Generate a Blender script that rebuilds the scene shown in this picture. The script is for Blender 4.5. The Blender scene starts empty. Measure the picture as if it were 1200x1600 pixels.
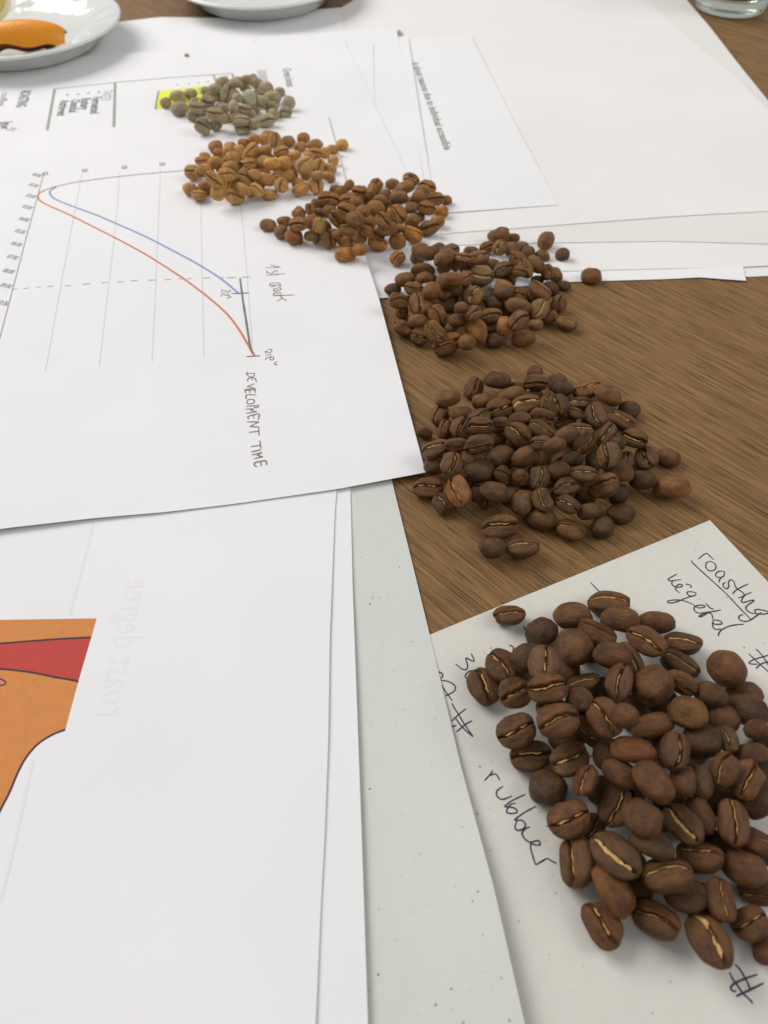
import bpy, math, random
import numpy as np
from mathutils import Vector, Matrix, noise
from mathutils.bvhtree import BVHTree

random.seed(7)
S = bpy.context.scene
COL = S.collection
R = math.radians

# ------------------------------------------------------------------ camera
H = 0.204                       # camera height above the table, metres
PITCH, FPX = 50.5, 1200.0       # degrees below the horizon; focal length in pixels of the 1200 x 1600 photograph
cam_d = bpy.data.cameras.new('camera')
cam = bpy.data.objects.new('camera', cam_d); COL.objects.link(cam)
cam.location = (0, 0, H); cam.rotation_euler = (R(90 - PITCH), 0, 0)
cam_d.sensor_fit = 'VERTICAL'; cam_d.sensor_height = 36; cam_d.lens = 36 * FPX / 1600
cam_d.clip_start = 0.004; cam_d.clip_end = 20
cam_d.dof.use_dof = True; cam_d.dof.focus_distance = 0.255; cam_d.dof.aperture_fstop = 17.0
S.camera = cam

# ------------------------------------------------------------------ world, lamps, exposure
W = bpy.data.worlds.new('World'); S.world = W; W.use_nodes = True
bg = W.node_tree.nodes['Background']
bg.inputs[0].default_value = (0.97, 0.975, 0.985, 1); bg.inputs[1].default_value = 0.42
S.view_settings.view_transform = 'Standard'; S.view_settings.look = 'None'
S.view_settings.exposure = -0.05; S.view_settings.gamma = 1.0

def area(name, loc, target, sx, sy, power, color):
    l = bpy.data.lights.new(name, 'AREA'); l.shape = 'RECTANGLE'; l.size = sx; l.size_y = sy
    l.energy = power; l.color = color
    o = bpy.data.objects.new(name, l); COL.objects.link(o); o.location = loc
    o.rotation_euler = (Vector(target) - Vector(loc)).to_track_quat('-Z', 'Y').to_euler()
    return o
area('window_light', (-1.5, 1.3, 1.5), (0, .3, 0), 1.5, 1.3, 49, (1.0, .972, .94))
area('side_window_light', (1.5, 0.1, 1.2), (0.05, .2, 0), 1.0, 1.0, 12, (1.0, .965, .93))
S.cycles.max_bounces = 8

# ------------------------------------------------------------------ helpers
cp, sp_ = math.cos(R(PITCH)), math.sin(R(PITCH))
RT = np.array([1., 0, 0]); FW = np.array([0, cp, -sp_]); UP = np.array([0, sp_, cp])
def ray(px, py):
    return FW + RT * (px - 600) / FPX + UP * (800 - py) / FPX
def at(px, py, z=0.0):
    d = ray(px, py); t = (H - z) / -d[2]
    return np.array([d[0] * t, d[1] * t, z])
def link(name, mesh, parent=None):
    o = bpy.data.objects.new(name, mesh); COL.objects.link(o)
    if parent is not None: o.parent = parent
    return o
def tag(o, label=None, cat=None, group=None, kind=None):
    if label: o['label'] = label
    if cat: o['category'] = cat
    if group: o['group'] = group
    if kind: o['kind'] = kind
    return o
def mesh_from(name, v, f, mat, smooth=True):
    m = bpy.data.meshes.new(name); m.from_pydata([tuple(map(float, p)) for p in v], [], f)
    if mat: m.materials.append(mat)
    if smooth: m.polygons.foreach_set('use_smooth', [True] * len(m.polygons))
    m.update(); return m

class NT:
    def __init__(s, name):
        s.m = bpy.data.materials.new(name); s.m.use_nodes = True; s.t = s.m.node_tree
        s.b = s.t.nodes['Principled BSDF']
    def n(s, ty, **kw):
        nd = s.t.nodes.new(ty)
        for k, v in kw.items():
            if k.startswith('i_'):
                key = k[2:]; key = int(key) if key.isdigit() else key.replace('_', ' ')
                nd.inputs[key].default_value = v
            else: setattr(nd, k, v)
        return nd
    def l(s, a, b): s.t.links.new(a, b)
    def ramp(s, src, stops):
        r = s.n('ShaderNodeValToRGB'); e = r.color_ramp.elements
        while len(e) < len(stops): e.new(.5)
        for el, (p, c) in zip(e, stops): el.position = p; el.color = (*c, 1) if len(c) == 3 else c
        s.l(src, r.inputs[0]); return r.outputs[0]
    def coord(s, scale=(1, 1, 1), rot=(0, 0, 0), out='Object', loc=(0, 0, 0)):
        c = s.n('ShaderNodeTexCoord'); r = s.n('ShaderNodeMapping'); mp = s.n('ShaderNodeMapping')
        r.inputs['Rotation'].default_value = rot
        mp.inputs['Scale'].default_value = scale; mp.inputs['Location'].default_value = loc
        s.l(c.outputs[out], r.inputs[0]); s.l(r.outputs[0], mp.inputs[0]); return mp.outputs[0]
    def noise(s, vec, scale, detail=4, rough=.6, dist=0):
        n = s.n('ShaderNodeTexNoise'); n.inputs['Scale'].default_value = scale; n.inputs['Detail'].default_value = detail
        n.inputs['Roughness'].default_value = rough; n.inputs['Distortion'].default_value = dist
        s.l(vec, n.inputs['Vector']); return n.outputs['Fac']
    def mix(s, fac, a, b, mode='MIX'):
        m = s.n('ShaderNodeMix', data_type='RGBA', blend_type=mode)
        for sock, v in ((m.inputs[0], fac), (m.inputs[6], a), (m.inputs[7], b)):
            if hasattr(v, 'is_linked'): s.l(v, sock)
            else: sock.default_value = v if not isinstance(v, tuple) or len(v) == 4 else (*v, 1)
        return m.outputs[2]
    def math(s, op, a, b=0.0):
        m = s.n('ShaderNodeMath', operation=op)
        for sock, v in zip(m.inputs, (a, b)):
            if hasattr(v, 'is_linked'): s.l(v, sock)
            else: sock.default_value = v
        return m.outputs[0]
    def bump(s, h, strength, dist):
        b = s.n('ShaderNodeBump'); b.inputs['Strength'].default_value = strength; b.inputs['Distance'].default_value = dist
        s.l(h, b.inputs['Height']); s.l(b.outputs[0], s.b.inputs['Normal'])
    def set(s, color=None, rough=None, spec=None):
        for k, v in (('Base Color', color), ('Roughness', rough), ('Specular IOR Level', spec)):
            if v is None: continue
            if hasattr(v, 'is_linked'): s.l(v, s.b.inputs[k])
            else: s.b.inputs[k].default_value = (*v, 1) if isinstance(v, tuple) else v
        return s.m

def flat_mat(name, color, rough=.7, spec=.3):
    return NT(name).set(color, rough, spec)

def paper_mat(name, tint, specks=0.0, cloud=.045):
    t = NT(name); co = t.coord()
    big = t.noise(co, 17, 3, .5); fine = t.noise(co, 900, 3)
    c = t.mix(t.ramp(big, [(.3, (0, 0, 0)), (.7, (1, 1, 1))]), tuple(x * (1 - cloud) for x in tint), tint)
    if specks:
        for sc, th, col in ((330, .105, (.20, .20, .17)), (170, .055, (.10, .10, .10)), (620, .12, (.34, .33, .29))):
            v = t.n('ShaderNodeTexVoronoi'); v.inputs['Scale'].default_value = sc
            t.l(co, v.inputs['Vector'])
            sel = t.n('ShaderNodeSeparateColor'); t.l(v.outputs['Color'], sel.inputs[0])
            near = t.math('LESS_THAN', v.outputs['Distance'], th)
            keep = t.math('GREATER_THAN', sel.outputs[0], .52)
            f = t.math('MULTIPLY', t.math('MULTIPLY', near, keep), t.math('MULTIPLY', sel.outputs[1], specks))
            c = t.mix(f, c, col)
        fib = t.noise(t.coord((1, .35, 1), (0, 0, .6)), 420, 4, .7)
        c = t.mix(t.math('MULTIPLY', t.ramp(fib, [(.45, (0, 0, 0)), (.75, (1, 1, 1))]), .25), c, tuple(x * .84 for x in tint))
    t.bump(fine, .10, .0002)
    return t.set(c, .82, .25)

M = {}
M['paper'] = paper_mat('white_paper', (.80, .797, .805))
M['paper_warm'] = paper_mat('warm_white_paper', (.785, .775, .755))
M['paper_beige'] = paper_mat('beige_white_paper', (.74, .73, .70))
M['recycled'] = paper_mat('grey_recycled_paper', (.615, .63, .585), .95)
M['note'] = paper_mat('cream_recycled_paper', (.645, .63, .575), .9)
M['ink'] = flat_mat('violet_ink', (.055, .035, .075), .5)
M['pencil'] = flat_mat('graphite', (.17, .165, .165), .5)
M['marker'] = flat_mat('brown_black_pen', (.18, .145, .14), .6)
M['print'] = flat_mat('black_print', (.17, .17, .17), .7)
M['print_soft'] = flat_mat('grey_print', (.31, .31, .30), .7)
M['grid'] = flat_mat('pale_grey_print', (.63, .635, .62), .8)
M['ghost'] = flat_mat('show_through_print', (.755, .750, .752), .8)
M['red_line'] = flat_mat('red_print', (.62, .19, .095), .7)
M['blue_line'] = flat_mat('blue_print', (.25, .29, .55), .7)
M['mauve_line'] = flat_mat('mauve_print', (.33, .24, .33), .7)
M['yellow'] = flat_mat('yellow_highlighter', (.74, .83, .06), .7)
def speckled_print(name, col):
    t = NT(name); co = t.coord()
    c = t.mix(t.noise(co, 520, 3), tuple(x * .88 for x in col), tuple(min(1, x * 1.12) for x in col))
    return t.set(c, .75, .2)
M['orange_print'] = speckled_print('orange_print', (.60, .235, .07))
M['red_print'] = speckled_print('crimson_print', (.49, .065, .055))
M['pink_print'] = speckled_print('pink_print', (.60, .22, .16))
M['outline'] = flat_mat('dark_outline_print', (.03, .015, .03), .6)

def wood_mat():
    t = NT('oak_veneer'); rot = (0, 0, R(46))
    a = t.coord((1, 1, 1), rot)
    warp = t.noise(t.coord((3, 22, 1), rot), 2.0, 2)
    long1 = t.noise(t.coord((6, 380, 1), rot), 1.6, 6, .66, .2)
    long2 = t.noise(t.coord((20, 1300, 1), rot), 1.0, 3, .6)
    pores = t.noise(t.coord((55, 1800, 1), rot, loc=(3.1, 7.7, 0)), 1.0, 2, .5)
    patch = t.noise(t.coord((5, 16, 1), rot), 1.3, 3)
    c = t.ramp(long1, [(.30, (0.1134, 0.05712, 0.01892)), (.47, (0.189, 0.101, 0.03526)), (.60, (0.2538, 0.1408, 0.0516)), (.74, (0.3348, 0.1938, 0.0731))])
    c = t.mix(t.math('MULTIPLY', t.ramp(warp, [(.35, (0, 0, 0)), (.65, (1, 1, 1))]), .35), c, (0.162, 0.08466, 0.02924))
    c = t.mix(t.ramp(patch, [(.35, (0, 0, 0)), (.7, (.30, .30, .30))]), c, (0.2916, 0.1652, 0.06278))
    f2 = t.ramp(long2, [(.50, (0, 0, 0)), (.66, (.70, .70, .70))])
    c = t.mix(f2, c, (0.2916, 0.1632, 0.05848))
    fp = t.ramp(pores, [(.545, (0, 0, 0)), (.62, (1, 1, 1))])
    c = t.mix(t.math('MULTIPLY', fp, .65), c, (0.0378, 0.0204, 0.0086))
    dl = t.noise(t.coord((24, 950, 1), rot, loc=(1.3, 2.2, 0)), 1.0, 3, .6)
    c = t.mix(t.ramp(dl, [(.56, (0, 0, 0)), (.65, (.5, .5, .5))]), c, (0.0756, 0.03774, 0.0129))
    h = t.math('SUBTRACT', t.math('MULTIPLY', long1, .5), fp)
    t.bump(h, .35, .0004)
    rr = t.ramp(long1, [(.3, (.62, .62, .62)), (.7, (.44, .44, .44))])
    return t.set(c, rr, .32)
M['wood'] = wood_mat()

def bean_mat(name, wrinkle, mott, rough=(.42, .62), spec=.3):
    t = NT(name)
    oi = t.n('ShaderNodeObjectInfo'); tc = t.n('ShaderNodeTexCoord')
    off = t.n('ShaderNodeVectorMath', operation='ADD'); t.l(tc.outputs['Object'], off.inputs[0])
    sc = t.n('ShaderNodeVectorMath', operation='SCALE'); t.l(oi.outputs['Location'], sc.inputs[0]); sc.inputs['Scale'].default_value = 170.0
    t.l(sc.outputs[0], off.inputs[1])
    P = off.outputs[0]
    st = t.n('ShaderNodeMapping'); t.l(P, st.inputs[0]); st.inputs['Scale'].default_value = (1.6, 5, 5)
    blot = t.noise(P, 2.4, 4, .65)
    fine = t.noise(P, 26, 4, .7)
    wr = t.noise(st.outputs[0], 3.6, 5, .62, .5)
    base = oi.outputs['Color']
    dark = t.mix(1.0, base, (.52, .50, .50), 'MULTIPLY')
    light = t.mix(1.0, base, (1.36, 1.31, 1.24), 'MULTIPLY')
    c = t.mix(t.ramp(blot, [(.34, (0, 0, 0)), (.64, (1, 1, 1))]), dark if mott > .5 else t.mix(.5, dark, base), light)
    c = t.mix(t.math('MULTIPLY', t.ramp(wr, [(.36, (1, 1, 1)), (.52, (0, 0, 0))]), .55 * wrinkle), c, dark)
    c = t.mix(t.math('MULTIPLY', t.ramp(fine, [(.55, (0, 0, 0)), (.8, (1, 1, 1))]), .35), c, light)
    h = t.math('ADD', t.math('MULTIPLY', wr, wrinkle), t.math('MULTIPLY', fine, .28))
    t.bump(h, .8, .0006)
    rr = t.ramp(blot, [(.3, (rough[0],) * 3), (.7, (rough[1],) * 3)])
    return t.set(c, rr, spec)
M['green_bean'] = bean_mat('green_bean_skin', .45, .2, (.5, .65), .22)
M['golden_bean'] = bean_mat('golden_bean_skin', .6, .4, (.48, .62), .22)
M['brown_bean'] = bean_mat('brown_bean_skin', .85, .6, (.42, .56), .30)
M['dark_bean'] = bean_mat('dark_roasted_bean_skin', 1.0, .6, (.32, .47), .34)
def chaff_mat():
    t = NT('golden_chaff'); co = t.coord((1, 1, 1), out='Object')
    c = t.ramp(t.noise(co, 9, 4, .7), [(.3, (.27, .14, .032)), (.5, (.56, .34, .105)), (.72, (.74, .53, .24))])
    return t.set(c, .55, .35)
M['chaff'] = chaff_mat()
def porcelain():
    t = NT('white_porcelain'); t.b.inputs['Coat Weight'].default_value = .4; t.b.inputs['Coat Roughness'].default_value = .05
    t.bump(t.noise(t.coord(), 60, 2), .35, .004)
    return t.set((.72, .74, .71), .10, .6)
M['porcelain'] = porcelain()
def peel():
    t = NT('orange_peel'); co = t.coord()
    c = t.mix(t.noise(co, 60, 3), (.72, .23, .004), (.86, .34, .008))
    v = t.n('ShaderNodeTexVoronoi'); v.inputs['Scale'].default_value = 700; t.l(co, v.inputs['Vector'])
    t.bump(v.outputs['Distance'], .25, .0006); return t.set(c, .38, .5)
M['peel'] = peel()
M['pith'] = flat_mat('dried_pith', (.16, .04, .02), .8)
def lemon_flesh():
    t = NT('lemon_flesh'); co = t.coord()
    c = t.mix(t.noise(co, 240, 3), (.72, .56, .05), (.85, .74, .16)); t.b.inputs['Subsurface Weight'].default_value = .2
    t.b.inputs['Subsurface Radius'].default_value = (.004, .003, .001)
    return t.set(c, .25, .5)
M['lemon'] = lemon_flesh()
M['rind'] = flat_mat('pale_rind', (.80, .77, .50), .5)
def glass():
    t = NT('greenish_glass'); t.b.inputs['Transmission Weight'].default_value = 1; t.b.inputs['IOR'].default_value = 1.48
    return t.set((.86, .93, .84), .02, .5)
M['glass'] = glass()
M['flake'] = flat_mat('brown_flake', (.44, .21, .10), .8)

# ------------------------------------------------------------------ table
def table():
    x0, x1, y0, y1, th, b = -.62, .62, -.32, 1.02, .03, .002
    v = []
    for z, k in ((0, b), (-b, 0), (-th + b, 0), (-th, b)):
        v += [(x0 + k, y0 + k, z), (x1 - k, y0 + k, z), (x1 - k, y1 - k, z), (x0 + k, y1 - k, z)]
    f = [(0, 1, 2, 3), (15, 14, 13, 12)]
    for r in range(3):
        for i in range(4):
            j = (i + 1) % 4; f.append((r * 4 + i, (r + 1) * 4 + i, (r + 1) * 4 + j, r * 4 + j))
    o = link('table', mesh_from('table', v, f, M['wood'], False))
    tag(o, 'brown oak veneer table top with dark diagonal grain under the papers', 'table')
table()

# ------------------------------------------------------------------ sheets of paper
SHEETS = {}
def poly_at(pts, s):
    P = np.array(pts, float); seg = np.linalg.norm(np.diff(P, axis=0), axis=1); L = np.r_[0, np.cumsum(seg)]
    q = np.asarray(s) * L[-1]
    return np.c_[np.interp(q, L, P[:, 0]), np.interp(q, L, P[:, 1])]
def sheet(key, label, top, right, bottom, left, zf, mat, n=44, world=None):
    """A sheet bounded by four edges (given where they lie in the photograph and dropped onto the table), zf(u, v) its height."""
    s = np.linspace(0, 1, n)
    def edge(pts, uf, vf):
        q = poly_at(pts, s); return np.array([at(px, py, zf(uf(t), vf(t)))[:2] for (px, py), t in zip(q, s)])
    if world is None:
        T = edge(top, lambda t: t, lambda t: 0); B = edge(bottom, lambda t: t, lambda t: 1)
        Lf = edge(left, lambda t: 0, lambda t: t); Rt = edge(right, lambda t: 1, lambda t: t)
    else:
        a, b, c, d = [np.array(p) for p in world]     # TL TR BR BL
        T = a + (b - a) * s[:, None]; B = d + (c - d) * s[:, None]; Lf = a + (d - a) * s[:, None]; Rt = b + (c - b) * s[:, None]
    vt = []
    for j, v in enumerate(s):
        for i, u in enumerate(s):
            p = (1 - v) * T[i] + v * B[i] + (1 - u) * Lf[j] + u * Rt[j] - ((1 - u) * (1 - v) * T[0] + u * (1 - v) * T[-1] + (1 - u) * v * B[0] + u * v * B[-1])
            vt.append((p[0], p[1], zf(u, v)))
    th = .00011
    N = n * n
    quads = [(j * n + i, (j + 1) * n + i, (j + 1) * n + i + 1, j * n + i + 1) for j in range(n - 1) for i in range(n - 1)]
    low = [(x, y, z - th) for x, y, z in vt]
    faces = quads + [tuple(q + N for q in reversed(f)) for f in quads]
    ring = [i for i in range(n)] + [j * n + n - 1 for j in range(1, n)] + [(n - 1) * n + i for i in range(n - 2, -1, -1)] + [j * n for j in range(n - 2, 0, -1)]
    nb = len(faces); K = len(ring)
    verts = vt + low + [vt[i] for i in ring] + [low[i] for i in ring]
    for a in range(K): b = (a + 1) % K; faces.append((2 * N + a, 2 * N + b, 2 * N + K + b, 2 * N + K + a))
    me = mesh_from('paper_sheet', verts, faces, mat)
    me.polygons.foreach_set('use_smooth', [i < nb for i in range(len(me.polygons))])
    o = link('paper_sheet', me); tag(o, label, 'paper')
    o['group'] = 'papers spread over the table'
    SHEETS[key] = (o, BVHTree.FromPolygons(vt, quads))
    return o
def zon(key, x, y, d=.002):
    h = SHEETS[key][1].ray_cast(Vector((x, y, .1)), Vector((0, 0, -1)))
    return h[0].z if h[0] else d
def on(key, px, py):
    z = .002
    for _ in range(3):
        p = at(px, py, z); z = zon(key, p[0], p[1], z)
    return np.array([p[0], p[1], z])
def sm(t): t = min(1, max(0, t)); return t * t * (3 - 2 * t)
mm = .001
sin = math.sin
# right hand stack
sheet('S5', 'lowest white sheet on the right, a thin strip of it showing over the wood',
      [(1010, 200), (1380, 190)], [(1380, 190), (1400, 421)], [(1000, 434), (1166, 432.5), (1200, 431), (1400, 421)], [(1010, 200), (1000, 434)],
      lambda u, v: .25 * mm, M['paper_warm'], 20)
sheet('S3', 'white sheet with a bent corner poking out over the wood behind the medium heap',
      [(660, 150), (1120, 130)], [(1120, 130), (1145, 300), (1161, 417), (1166, 438.5)], [(640, 464), (885, 440.5), (1040, 436), (1093, 433.2), (1130, 436), (1166, 438.5)], [(660, 150), (640, 464)],
      lambda u, v: (.4 + .5 * sm((u - .75) / .25) * sm((v - .8) / .2)) * mm, M['paper'])
sheet('S4', 'white sheet between the beige sheet and the sheet with the bent corner',
      [(660, 250), (1290, 240)], [(1290, 240), (1380, 405)], [(650, 433), (900, 423), (1040, 419.5), (1161, 417), (1200, 415), (1380, 405)], [(660, 250), (650, 433)],
      lambda u, v: (.65 + .15 * sm((u - .5) * 3) * sm(v * 3 - 2)) * mm, M['paper_warm'])
sheet('S2', 'long beige white sheet whose edge runs beside the drinking glass',
      [(640, -50), (1040, -50)], [(1040, -50), (1073, 0), (1110, 43), (1150, 95), (1200, 157), (1380, 372)], [(660, 384), (880, 379), (1040, 376.5), (1200, 381), (1380, 372)], [(640, -50), (660, 384)],
      lambda u, v: (.92 + .9 * sm((u - .6) / .4) * (1 - v) ** 1.5 + .15 * sm((u - .5) * 2) * sm(v * 3 - 2)) * mm, M['paper_beige'])
sheet('S1', 'large blank white sheet with a soft wave, topmost on the right',
      [(558, -60), (955, -60)], [(955, -60), (1017, 8), (1058, 43), (1103, 83), (1147, 118), (1197, 167), (1355, 320)],
      [(690, 366), (703, 364), (800, 357), (930, 347), (1040, 338.7), (1120, 334), (1200, 330), (1355, 320)], [(558, -60), (553, 0), (528, 15), (480, 60), (600, 200), (690, 366)],
      lambda u, v: (1.2 + 6.0 * math.exp(-((v - .50 - .12 * u) / .16) ** 2) * sm((u - .22) / .65) + 1.0 * (1 + sin(u * 5 + v * 3)) * sm((u - .30) * 1.6) * sm((1 - v) * 2.5)) * mm + 0.0001 * u, M['paper_warm'])
sheet('P', 'white sheet with one line of small grey print, behind the light brown heap',
      [(600, 62), (735, 55)], [(735, 55), (800, 183), (872, 320)], [(645, 337), (704, 332), (800, 325), (872, 320)], [(600, 62), (645, 337)],
      lambda u, v: (1.75 + .9 * u * (1 - v) + .35 * sin(v * 4) * u) * mm, M['paper'])
# left hand stack
sheet('L5', 'white sheet under both plates, its wavy edge against the far wood',
      [(-220, 62), (0, 50), (196, 33), (250, 26.5), (315, 27.5), (362, 28.5), (437, 24), (500, 14), (532, 12)], [(532, 12), (537, 44), (548, 95)], [(-240, 140), (548, 95)], [(-220, 62), (-240, 140)],
      lambda u, v: (1.6 + .8 * (1 - v) * sin(u * 9) ** 2) * mm, M['paper'])
sheet('L4', 'white sheet tucked under the chart sheet, its narrow strip showing beside the printed line',
      [(500, 66), (638, 57)], [(638, 57), (655, 170), (673, 279), (690, 379), (705, 455)], [(520, 473), (592, 466), (705, 455)], [(500, 66), (520, 473)],
      lambda u, v: (2.85 - 2.1 * sm((v - .25) / .75)) * mm, M['paper'])
sheet('L3', 'white sheet with a dark mark at its far corner',
      [(400, 58), (542, 48), (619, 42)], [(619, 42), (640, 150), (662, 279), (668, 305)], [(430, 330), (668, 305)], [(400, 58), (430, 330)],
      lambda u, v: (3.15 - .7 * v) * mm, M['paper'])
sheet('L2', 'narrow showing white sheet just right of the printed table sheet',
      [(480, 74), (583, 69)], [(583, 69), (585, 154), (590, 255)], [(500, 270), (590, 255)], [(480, 74), (500, 270)],
      lambda u, v: (3.45 - .8 * v) * mm, M['paper'])
sheet('T', 'printed sheet with a small table and yellow highlighting under the green heap',
      [(-135, 106), (0, 96), (167, 85), (404, 69), (538, 62)], [(538, 62), (560, 108), (600, 193), (635, 270), (645, 290)], [(-200, 345), (645, 290)], [(-135, 106), (-200, 345)],
      lambda u, v: (3.75 - .9 * v + .5 * sm(1 - v * 5) * sin(u * 6 + 1) ** 2) * mm, M['paper'])
# lower left stack
nTR = at(1109, 813, .0004)[:2]; nTL = at(668, 993.5, .0004)[:2]; dn = (nTL - nTR) / np.linalg.norm(nTL - nTR); pn = np.array([-dn[1], dn[0]])
sheet('N', 'cream recycled note with violet handwriting under the darkest near heap', None, None, None, None,
      lambda u, v: (.35 + .25 * sin(u * 4 + v * 3) ** 2) * mm, M['note'], 40, (nTR + dn * .148, nTR, nTR + pn * .210, nTR + dn * .148 + pn * .210))
sheet('G', 'speckled grey recycled sheet lying over the edge of the note',
      [(-100, 770), (606, 725)], [(606, 725), (612, 750), (642.5, 873), (672, 994), (721, 1200), (772, 1388), (820, 1600), (845, 1700)], [(-300, 1720), (845, 1700)], [(-100, 770), (-300, 1720)],
      lambda u, v: (.75 + 4.4 * sm((u - .80) / .20) * sm((v - .25) / .55)) * mm, M['recycled'])
sheet('O2', 'blank white sheet between the orange drawing and the grey recycled sheet',
      [(-300, 765), (547, 740)], [(547, 740), (551, 917), (565, 1300), (575, 1600), (578, 1700)], [(-500, 1720), (578, 1700)], [(-300, 765), (-500, 1720)],
      lambda u, v: (1.1 + 1.2 * sm((u - .60) / .4) * sm(v * 2.2)) * mm, M['paper'])
sheet('O', 'white sheet with the orange and red printed drawing',
      [(-300, 790), (527, 750)], [(527, 750), (523, 800), (515, 1000), (513, 1150), (507.5, 1300), (502, 1398), (493, 1600), (488, 1700)], [(-500, 1720), (488, 1700)], [(-300, 790), (-500, 1720)],
      lambda u, v: (1.5 + 1.4 * sm((u - .55) / .45) * sm(v * 2.2) + .2 * sin(v * 7) * u) * mm, M['paper'])
sheet('C', 'roast curve chart sheet with red and blue lines and pencilled notes',
      [(-48, 209.5), (0, 207), (142, 200), (246, 196), (400, 187), (512, 180)], [(512, 180), (536, 267), (572, 405), (592, 466), (665, 738)],
      [(-265, 878), (0, 826), (150, 809), (257, 800), (367, 787), (433, 777.5), (527, 764), (665, 738)], [(-48, 209.5), (-265, 878)],
      lambda u, v: (4.3 - 1.9 * sm(v * 1.15) + 1.0 * sm((.75 - u) / .75) * sm((v - .7) / .3) + .3 * sin(u * 7) * sm(v * 2) - .3 * sm((u - .8) / .2) * sm((v - .55) / .45)) * mm, M['paper'])

# ------------------------------------------------------------------ writing and print on the sheets
def smooth_line(P, k=5):
    P = np.array(P, float)
    if len(P) < 3:
        n = max(2, int(np.linalg.norm(P[1] - P[0]) / 6) + 1); return P[0] + (P[1] - P[0]) * np.linspace(0, 1, n)[:, None]
    Q = np.vstack([2 * P[0] - P[1], P, 2 * P[-1] - P[-2]]); out = []
    for i in range(1, len(Q) - 2):
        for t in np.linspace(0, 1, k, endpoint=False):
            a, b, c, d = Q[i - 1], Q[i], Q[i + 1], Q[i + 2]
            out.append(.5 * (2 * b + (c - a) * t + (2 * a - 5 * b + 4 * c - d) * t * t + (3 * b - a - 3 * c + d) * t ** 3))
    out.append(P[-1]); return np.array(out)
def strokes(key, lines, width, mat, name, label=None, tf=None, sharp=False, lift=.00005, taper=True):
    v, f = [], []
    rnd = random.Random(len(lines) * 31 + int(abs(lines[0][0][0])))
    for li, L in enumerate(lines):
        P = [tf(*p) for p in L] if tf else L
        P = smooth_line(P) if not sharp else poly_at(P, np.linspace(0, 1, max(3, int(sum(math.dist(a, b) for a, b in zip(P, P[1:])) / 6))))
        Wd = np.array([on(key, *p) for p in P]); n = len(Wd)
        tg = np.gradient(Wd[:, :2], axis=0); tg /= np.linalg.norm(tg, axis=1)[:, None] + 1e-12
        b0 = len(v)
        for i in range(n):
            e = min(i, n - 1 - i) / max(1, n - 1)
            w = width * .5 * ((.72 + .28 * min(1, e * 6)) if taper else 1) * (rnd.uniform(.85, 1.12) if taper else 1)
            nx, ny = -tg[i, 1] * w, tg[i, 0] * w
            z = Wd[i, 2] + lift + li * 4e-6 + i / n * 8e-6
            v += [(Wd[i, 0] + nx, Wd[i, 1] + ny, z), (Wd[i, 0] - nx, Wd[i, 1] - ny, z)]
            if i: a = b0 + 2 * i; f.append((a - 2, a - 1, a + 1, a))
    o = link(name, mesh_from(name, v, f, mat), SHEETS[key][0])
    if label: o['label'] = label
    return o
def zoomtf(x0, y0, k): return lambda x, y: (x0 + x / k, y0 + y / k)
def patch(key, pts, mat, name, lift=.00003, label=None):
    """a printed area: its outline laid on the sheet, filled as a fine grid of triangles so that it follows the paper"""
    W2 = [on(key, *p) for p in pts]
    import bmesh
    bm = bmesh.new(); vs = [bm.verts.new(p) for p in W2]; bm.faces.new(vs)
    bmesh.ops.triangulate(bm, faces=bm.faces[:])
    for _ in range(4): bmesh.ops.subdivide_edges(bm, edges=[e for e in bm.edges if e.calc_length() > .006], cuts=1, use_grid_fill=True)
    bmesh.ops.triangulate(bm, faces=bm.faces[:])
    for p in bm.verts: p.co.z = zon(key, p.co.x, p.co.y, p.co.z) + lift
    me = bpy.data.meshes.new(name); bm.to_mesh(me); bm.free(); me.materials.append(mat)
    o = link(name, me, SHEETS[key][0])
    if label: o['label'] = label
    return o
def text_on(key, s, p0, p1, height, mat, name='printed_word', label=None, mirror=False, bold=0.0, lift=.00005):
    cu = bpy.data.curves.new('t', 'FONT'); cu.body = s; cu.size = 1; cu.offset = bold; cu.resolution_u = 2
    to = bpy.data.objects.new('t', cu); COL.objects.link(to)
    dg = bpy.context.evaluated_depsgraph_get(); me = bpy.data.meshes.new_from_object(to.evaluated_get(dg))
    bpy.data.objects.remove(to); bpy.data.curves.remove(cu)
    if not len(me.vertices): return None
    V = np.array([v.co[:2] for v in me.vertices]); x0, x1 = V[:, 0].min(), V[:, 0].max()
    A, B = on(key, *p0)[:2], on(key, *p1)[:2]; d = B - A; up = np.array([-d[1], d[0]]) / np.linalg.norm(d) * height
    if mirror: up = -up
    for v, (x, y) in zip(me.vertices, V):
        q = A + d * (x - x0) / (x1 - x0) + up * y; v.co = (q[0], q[1], zon(key, q[0], q[1]) + lift)
    me.materials.clear(); me.materials.append(mat); me.name = name
    o = link(name, me, SHEETS[key][0])
    if label: o['label'] = label
    return o

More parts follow.
